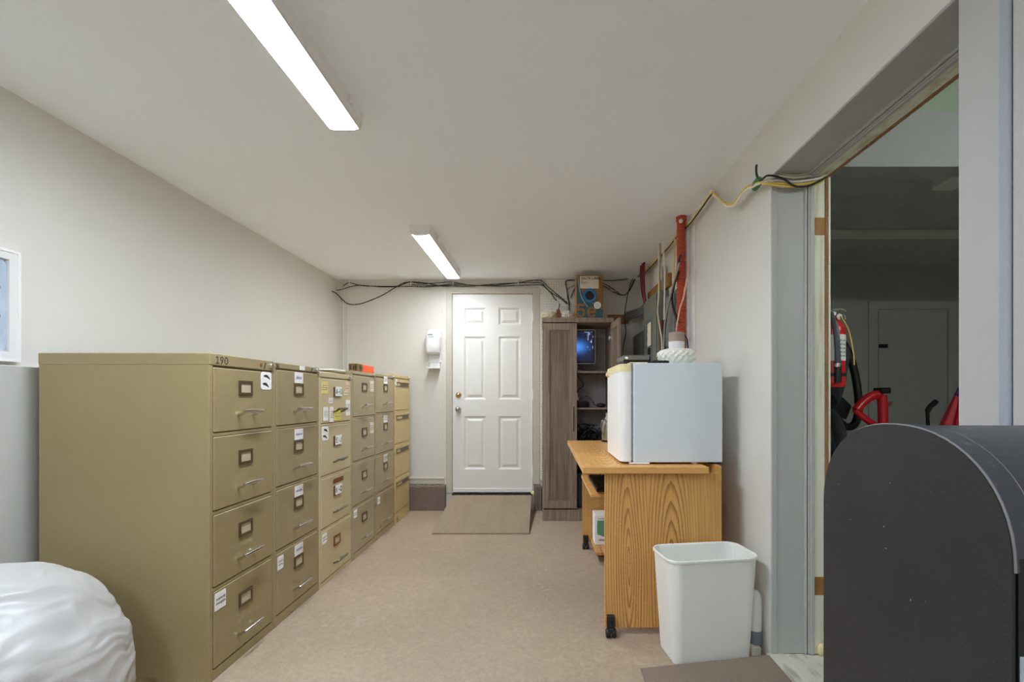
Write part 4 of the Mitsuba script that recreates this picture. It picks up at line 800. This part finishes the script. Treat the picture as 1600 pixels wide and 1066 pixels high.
# carton to the corner
GC = 'cables drooping between the carton and the corner'
for i, (m, pts) in enumerate((('m_cableblack', [(935, 437), (950, 438.5), (965, 438), (980, 436), (993, 432)]), ('m_cableblack', [(935, 440), (945, 444), (957, 451), (970, 460.5), (978, 460), (985, 450), (993, 434)]),
                              ('m_cableblack', [(935, 444), (947, 449), (960, 457), (974, 461.5), (983, 455), (990, 442), (994, 434)]), ('m_cablecream', [(935, 447), (950, 453), (965, 455), (975, 449), (985, 440), (994, 433)]), ('m_cablewhite', [(935, 442), (955, 445), (970, 444), (985, 439), (994, 434)]))):
    cable([at(u, v, YB - 0.03) for u, v in pts] + [on_x(1003, 428, 0.955)], 0.0045, m, (('uppermost taut black', 'middle black', 'lowest black')[min(i, 2)] if m == 'm_cableblack' else 'cream' if m == 'm_cablecream' else 'white') + ' cable drooping between the carton and the right back corner', GC if m == 'm_cableblack' else None)
# along the right wall up to the side doorway
def rw(pts, off=0.0, X=0.958): return [at(994, 433 + off, YB - 0.04)] + [on_x(u, v, X) for u, v in pts]
mainpath = [(1003, 428), (1012, 421), (1030, 402), (1045, 385), (1060, 366), (1075, 352), (1085, 340), (1098, 322), (1111, 304)]
dip = [(1118, 306), (1127, 315), (1137, 321), (1147, 319), (1157, 305), (1166, 295), (1176, 291), (1183, 287)]
lasth = [(1195, 285), (1215, 282), (1240, 284), (1262, 282), (1279, 279), (1291, 274.5)]
def over(o): return [on_x(1195, 285 + 0.4 * o, 0.950 - 0.001 * o)] + [at(u, v + o * (1.3 if u < 1290 else 0.4), 1.990 - 0.001 * o) for u, v in lasth[1:]]
for i, (m, nm, o1, o2) in enumerate((('m_cableblack', 'black', 0, None), ('m_cablewhite', 'white', 2.2, -5), ('m_cableyellow', 'yellow', -1.8, 6), ('m_cablecream', 'cream', 1.0, -8), ('m_cableyellow', 'deep yellow', -0.5, 3.5), ('m_cablewhite', 'thin white', 1.6, 0))):
    pts = rw([(u, v + (o1 if i else 1.2)) for u, v in mainpath], o1, 0.958 if i else 0.946) + [on_x(u, v + (o1 if i else -2.0), 0.948 - 0.004 * i) for u, v in dip]
    if o2 is not None: pts = pts + over(o2)
    elif i == 0: pts = pts + [on_x(u, v, 0.945) for u, v in ((1190, 281), (1198, 275))] + [at(u, v, 1.975) for u, v in ((1210, 275), (1225, 280), (1238, 289), (1250, 292), (1268, 289), (1282, 282), (1291, 277))]
    cable(pts, 0.0044, m, f'{nm} cable of the bundle along the right wall to the side doorway')
s = thing('tape_wrap', 'green tape wrapped round the cable bundle on the right wall', 'tape')
tp = on_x(1183, 287, 0.945)
part(s, 'wrap', tube([tp + [0.0, 0.026, -0.014], tp, tp + [0, -0.026, 0.010]], 0.018, 10, 4, lambda t, i: 0.012 + 0.007 * math.sin(math.pi * t)), 'm_greentape', 40)
cable([tp + [0, -0.01, 0.01], tp + [-0.004, 0.0, 0.05], tp + [0.0, 0.006, 0.085]], 0.005, 'm_cableblack', 'short black cable end sticking up from the green tape')
k = single('cable_staple', box(-0.01, 0.012, -0.03, 0.03, -0.004, 0.014, 0.003).apply_translation(on_x(1111, 303, 0.968)), 'm_cablewhite', 'white clip where the cable bundle leaves the ceiling on the right wall', 'cable clip')

# ------------------------------------------------------------------ waste bin, bottle, black box
wb = thing('waste_bin', 'open white plastic waste bin on the floor beside the oak desk', 'waste bin')
ang = math.radians(8)
def bring(w_, d_, r_, z_, cx=0.725, cy=2.165):
    p = rrect(w_, d_, r_, 7); c, s = math.cos(ang), math.sin(ang)
    return np.column_stack([cx + p[:, 0] * c - p[:, 1] * s, cy + p[:, 0] * s + p[:, 1] * c, np.full(len(p), z_)])
BZ = 0.455
cyb = lambda t: 2.135 + 0.008 * t
bcx, bcy = 0.722, 2.095
rg_ = lambda w_, d_, r_, z_: bring(w_, d_, r_, z_, bcx, bcy)
outer = [rg_(0.345, 0.185, 0.030, 0.002), rg_(0.352, 0.190, 0.034, 0.012), rg_(0.412, 0.230, 0.058, BZ - 0.016), rg_(0.413, 0.231, 0.058, BZ - 0.010)]
inner = [rg_(0.405, 0.223, 0.054, BZ - 0.010), rg_(0.342, 0.180, 0.028, 0.010)]
part(wb, 'tub', loft(outer + inner), 'm_bin', 35)
part(wb, 'rim', loft([rg_(0.413, 0.231, 0.058, BZ - 0.016), rg_(0.422, 0.240, 0.062, BZ - 0.012), rg_(0.423, 0.241, 0.062, BZ - 0.004), rg_(0.418, 0.236, 0.060, BZ), rg_(0.410, 0.228, 0.057, BZ - 0.001), rg_(0.4045, 0.2225, 0.054, BZ - 0.006), rg_(0.404, 0.222, 0.054, BZ - 0.016), rg_(0.413, 0.231, 0.058, BZ - 0.016)], False, False), 'm_bin', 35)
sp = thing('spray_bottle', 'small white bottle with a grey foot between the waste bin and the wall', 'bottle')
bc = (0.955, 2.10, 0.04)
part(sp, 'body', lathe([(0, 0.06), (0.026, 0.06), (0.028, 0.08), (0.028, 0.20), (0.02, 0.225), (0.010, 0.235), (0, 0.235)], bc, 20), 'm_white', 40)
part(sp, 'foot', lathe([(0, 0), (0.026, 0), (0.027, 0.06), (0, 0.06)], bc, 20), 'm_gasket', 40)
single('bottle_stand', box(0.92, XR - 0.026, 2.06, 2.16, 0.0, 0.0395, 0.003), 'm_sill', 'small painted block on the floor under the grey footed bottle', 'block')

bb = thing('domed_box', 'large black box with a rounded arched top at the right edge of the photo', 'box')
X0, X1 = 0.60, 0.945
yN, yFar, zS, zT = 0.597, 0.998, 0.946, 1.0945
def arch(y0, y1, zs, zt, n=28, e=2.25, z0=0.0):
    pts = [(y0, z0), (y1, z0)]; c, a = (y0 + y1) / 2, (y1 - y0) / 2
    for i in range(n + 1):
        t = math.pi * i / n; cs, sn = math.cos(t), math.sin(t)
        pts.append((c + a * math.copysign(abs(cs) ** (2 / e), cs), zs - 0.03 + (zt - zs + 0.03) * abs(sn) ** (2 / e)))
    return pts
A = arch(yN, yFar, zS, zT)
part(bb, 'side_plate', prism(A, (0, 1, 0), (0, 0, 1), (X0, 0, 0), 0.004), 'm_blackbox')
part(bb, 'cabinet', prism(arch(yN + 0.004, yFar - 0.004, zS, zT - 0.003), (0, 1, 0), (0, 0, 1), (X0 + 0.004, 0, 0), X1 - X0 - 0.006), 'm_blackmatte')
hoodA = [p for p in A if p[1] >= zS - 0.04]
Ah = arch(yN - 0.001, yFar + 0.001, zS, zT + 0.001, z0=zS - 0.003)
part(bb, 'hood', prism(Ah, (0, 1, 0), (0, 0, 1), (X0 + 0.004, 0, 0), 0.034), 'm_blackhood')
part(bb, 'hood', prism(arch(yN + 0.002, yFar - 0.002, zS, zT - 0.002, z0=zS - 0.003), (0, 1, 0), (0, 0, 1), (X0 + 0.038, 0, 0), X1 - X0 - 0.04), 'm_blackhood')
edge = [(X0 + 0.004, y, z) for y, z in A[2:]]
part(bb, 'edge_bead', tube(edge, 0.0022, 6, 0), 'm_edge', 40, label='thin grey edge round the arch')
part(bb, 'edge_bead', tube([(X0 + 0.04, y, z) for y, z in arch(yN + 0.001, yFar - 0.001, zS, zT - 0.001)[2:]], 0.0016, 6, 0), 'm_edge', 40)
part(bb, 'front_panel', box(X0 + 0.008, X1 - 0.01, yN - 0.001, yN + 0.006, 0.03, zS - 0.012, 0.001), 'm_black')
part(bb, 'front_label', box(X0 + 0.0085, X0 + 0.07, yN - 0.002, yN - 0.001, 0.62, 0.81), 'm_galv')

# ------------------------------------------------------------------ things in the dim side room
fe = thing('fire_extinguisher', 'red fire extinguisher with black hose hanging just inside the side doorway', 'fire extinguisher')
ec = np.array([1.302, 2.10, 0])
y_ = ec[1]
part(fe, 'cylinder', lathe([(0, 1.188), (0.042, 1.188), (0.049, 1.197), (0.050, 1.21), (0.050, 1.435), (0.045, 1.462), (0.030, 1.482), (0.016, 1.490), (0.016, 1.505), (0, 1.505)], ec, 28), 'm_redext', 40)
part(fe, 'paper_band', lathe([(0.0502, 1.305), (0.0508, 1.305), (0.0508, 1.42), (0.0502, 1.42), (0.0502, 1.305)], ec, 28), 'm_paper', 40, label='white instruction band')
part(fe, 'band_print', cat([plane(box(-0.006, 0.006, -0.003, 0.003, 0, 0.0008), ec + [0.0512 * math.sin(a), -0.0512 * math.cos(a), z], (math.cos(a), math.sin(a), 0), (0, 0, 1)) for a in (0.1, 0.45, 0.8) for z in (1.325, 1.342, 1.359, 1.376, 1.393)]), 'm_inkgrey')
part(fe, 'valve', cat([box(ec[0] - 0.012, ec[0] + 0.014, y_ - 0.012, y_ + 0.012, 1.505, 1.528, 0.003), tube([(ec[0] - 0.022, y_, 1.530), (ec[0] + 0.022, y_ - 0.015, 1.537), (ec[0] + 0.045, y_ - 0.025, 1.525)], 0.006, 6), tube([(ec[0] + 0.012, y_ - 0.01, 1.513), (ec[0] + 0.038, y_ - 0.02, 1.507), (ec[0] + 0.042, y_ - 0.025, 1.488)], 0.005, 6)]), 'm_chrome', label='chrome valve and lever')
part(fe, 'pressure_gauge', lathe([(0, -0.008), (0.013, -0.008), (0.013, 0), (0, 0)], (ec[0] + 0.018, y_ - 0.014, 1.502), 14, 1), 'm_chrome')
part(fe, 'pull_pin', tube([(ec[0] - 0.004, y_ - 0.01, 1.525), (ec[0] - 0.004, y_ - 0.01, 1.572)], 0.0022, 6), 'm_conduitgrey')
part(fe, 'hose', tube([(ec[0] - 0.012, y_ - 0.01, 1.515), (ec[0] - 0.024, y_ - 0.035, 1.495), (ec[0] - 0.022, y_ - 0.06, 1.44), (ec[0] - 0.017, y_ - 0.064, 1.34), (ec[0] - 0.016, y_ - 0.064, 1.295)], 0.012, 8), 'm_gunmetal', 40)
part(fe, 'nozzle', tube([(ec[0] - 0.016, y_ - 0.064, 1.295), (ec[0] - 0.015, y_ - 0.064, 1.205)], 0.0135, 10), 'm_black', 40)
part(fe, 'hose_clip', tube([(ec[0] - 0.016, y_ - 0.064, 1.292), (ec[0] - 0.016, y_ - 0.064, 1.275)], 0.0155, 10), 'm_chrome', 40)
part(fe, 'seal_tag', tube([(ec[0] + 0.022, y_ - 0.024, 1.505), (ec[0] + 0.05, y_ - 0.035, 1.44), (ec[0] + 0.068, y_ - 0.04, 1.34), (ec[0] + 0.072, y_ - 0.04, 1.285)], 0.0026, 5), 'm_cableyellow', label='yellow seal cord')
part(fe, 'bracket', cat([box(SX0, ec[0] - 0.045, y_ - 0.015, y_ + 0.015, 1.22, 1.50, 0.002), lathe([(0.0505, 1.235), (0.052, 1.235), (0.052, 1.25), (0.0505, 1.25), (0.0505, 1.235)], ec, 28)]), 'm_black')
# black vacuum cleaner with ribbed hose
vc = thing('vacuum_cleaner', 'black upright vacuum cleaner with a ribbed hose behind the fire extinguisher', 'vacuum cleaner')
part(vc, 'body', hull([tuple(at(u, v, y)) for u, v, y in ((1306, 528, 3.500), (1318, 526, 3.500), (1324, 545, 3.430), (1328, 560, 3.430), (1320, 605, 3.360), (1312, 632, 3.360), (1290, 640, 3.500), (1296, 535, 3.640))] + [(at(1306, 600, 3.780) + [0, 0.05, 0]).tolist(), (at(1300, 560, 3.780)).tolist()]), 'm_gunmetal')
part(vc, 'lower_body', hull([tuple(at(u, v, y)) for u, v, y in ((1290, 615, 3.500), (1318, 622, 3.360), (1331, 635, 3.360), (1322, 656, 3.360), (1312, 652, 3.430), (1292, 640, 3.430))] + [at(1300, 630, 3.668).tolist(), at(1318, 640, 3.668).tolist()]), 'm_black')
part(vc, 'column', hull([at(1290, 640, 3.528).tolist(), at(1312, 640, 3.528).tolist(), at(1290, 640, 3.780).tolist(), at(1312, 640, 3.780).tolist(), (2.13, 3.45, 0.16), (2.45, 3.45, 0.16), (2.13, 3.78, 0.16), (2.45, 3.78, 0.16)]), 'm_navy')
part(vc, 'floor_head', box(2.05, 2.55, 3.32, 3.85, 0.0, 0.16, 0.03), 'm_black')
part(vc, 'handle_tube', tube([at(1308, 524, 3.500), at(1316, 535, 3.500), at(1327, 555, 3.500), at(1336, 585, 3.500), at(1341, 620, 3.500), at(1341, 645, 3.500), at(1335, 663, 3.500), at(1322, 667, 3.500), at(1308, 655, 3.500)], 0.028, 10), 'm_black', 40, label='bent black tube')
part(vc, 'switch_plate', box(*sorted((at(1309, 0, 3.360)[0], at(1317, 0, 3.360)[0])), 3.352, 3.365, at(0, 577, 3.360)[2], at(0, 564, 3.360)[2], 0.002), 'm_rawwood', label='small orange-brown plate')
hp = curve([at(1268, 668, 2.2), at(1276, 652, 2.2), at(1288, 647, 2.2), at(1300, 653, 2.2), at(1310, 673, 2.2), at(1316, 700, 2.2), at(1318, 730, 2.2), at(1318, 770, 2.2), at(1314, 850, 2.25)], 18)
part(vc, 'ribbed_hose', tube(hp, 0.03, 12, 0, lambda t, i: 0.030 + (0.003 if i % 2 else -0.003)), 'm_hose', 30, label='thick ribbed black hose')
part(vc, 'hose_foot', hull([at(1300, 846, 2.25).tolist(), at(1326, 846, 2.25).tolist(), (1.40, 2.18, 0.0), (1.50, 2.18, 0.0), (1.40, 2.38, 0.0), (1.50, 2.38, 0.0), at(1312, 850, 2.32).tolist()]), 'm_black')
part(vc, 'wand', tube([at(1299, 662, 2.28), at(1294, 728, 2.28), at(1290, 840, 2.3)], 0.008, 8), 'm_gunmetal', 40)
# red exercise bike
xb = thing('exercise_bike', 'red framed exercise bike standing in the dim side room', 'exercise bike')
Yx = 3.2
part(xb, 'front_frame', tube([at(1338, 641, Yx), at(1348, 629, Yx), at(1362, 619, Yx), at(1376, 616, Yx)], 0.03, 10, 6), 'm_red', 40)
part(xb, 'front_frame', tube([at(1336, 640, Yx), at(1350, 653, Yx), at(1372, 668, Yx), at(1380, 674, Yx)], 0.022, 10, 6), 'm_red', 40)
part(xb, 'seat_post', tube([at(1378, 618, Yx), at(1379.5, 640, Yx), at(1380, 670, Yx), at(1382, 740, Yx), at(1384, 830, Yx)], 0.030, 10, 6), 'm_red', 40)
part(xb, 'seat_clamp', box(*sorted((at(1371, 0, Yx)[0], at(1385, 0, Yx)[0])), Yx - 0.05, Yx + 0.05, at(0, 615, Yx)[2], at(0, 606, Yx)[2], 0.008), 'm_black')
part(xb, 'knob', lathe([(0, -0.03), (0.012, -0.03), (0.016, -0.015), (0.012, 0), (0, 0)], at(1388, 631, Yx - 0.02), 14, 1), 'm_chrome', 40)
part(xb, 'rear_cover', trimesh.creation.icosphere(3, 1.0).apply_transform(np.diag([0.09, 0.05, 0.045, 1])).apply_translation(at(1401, 675, Yx)), 'm_red', True)
part(xb, 'flywheel', lathe([(0, -0.03), (0.20, -0.03), (0.24, -0.015), (0.24, 0.015), (0.20, 0.03), (0, 0.03)], at(1355, 735, Yx), 32, 1), 'm_black', 40)
bx_, by_ = at(1384, 0, Yx)[0], Yx
part(xb, 'base', cat([box(bx_ - 0.5, bx_ + 0.55, by_ - 0.03, by_ + 0.03, 0.04, 0.30, 0.01), box(bx_ - 0.52, bx_ - 0.44, by_ - 0.25, by_ + 0.25, 0.0, 0.06, 0.01), box(bx_ + 0.47, bx_ + 0.55, by_ - 0.25, by_ + 0.25, 0.0, 0.06, 0.01)]), 'm_red')
part(xb, 'handlebar_post', tube([(bx_ + 0.5, by_, 0.27), at(1452, 690, Yx), at(1450, 665, Yx), at(1449, 642, Yx)], 0.011, 8, 5), 'm_black', 40)
part(xb, 'hand_grip', tube([at(1449, 643, Yx), at(1453, 636, Yx), at(1463, 627, Yx)], 0.017, 8, 4), 'm_black', 40, label='black foam hand grip')
# red umbrella, leaning closed against the far wall
ub = thing('umbrella', 'folded red umbrella with a purple tip in the dim side room', 'umbrella')
tip, base = at(1507, 596, 3.0), at(1494, 760, 2.9)
n = 48; rings = []
for t in np.linspace(0, 1, 14):
    c = tip + (base - tip) * t; r0 = 0.012 + 0.20 * t ** 0.9
    a = np.arange(n) / n * 2 * math.pi; rad_ = r0 * (1 + 0.16 * np.sin(a * 10))
    rings.append(np.stack([c[0] + rad_ * np.cos(a), c[1] + 0.7 * rad_ * np.sin(a), np.full(n, c[2])], 1))
part(ub, 'canopy', loft(rings), 'm_umbrella', 50)
part(ub, 'tip', tube([tip + [0, 0, 0.035], tip + (base - tip) * 0.16], 0.03, 10, 0, lambda t, i: 0.006 + 0.045 * t), 'm_purple', 40, label='purple tip')
part(ub, 'shaft', tube([base, base + [-0.02, -0.02, -base[2] + 0.002]], 0.014, 8), 'm_gunmetal', 40)
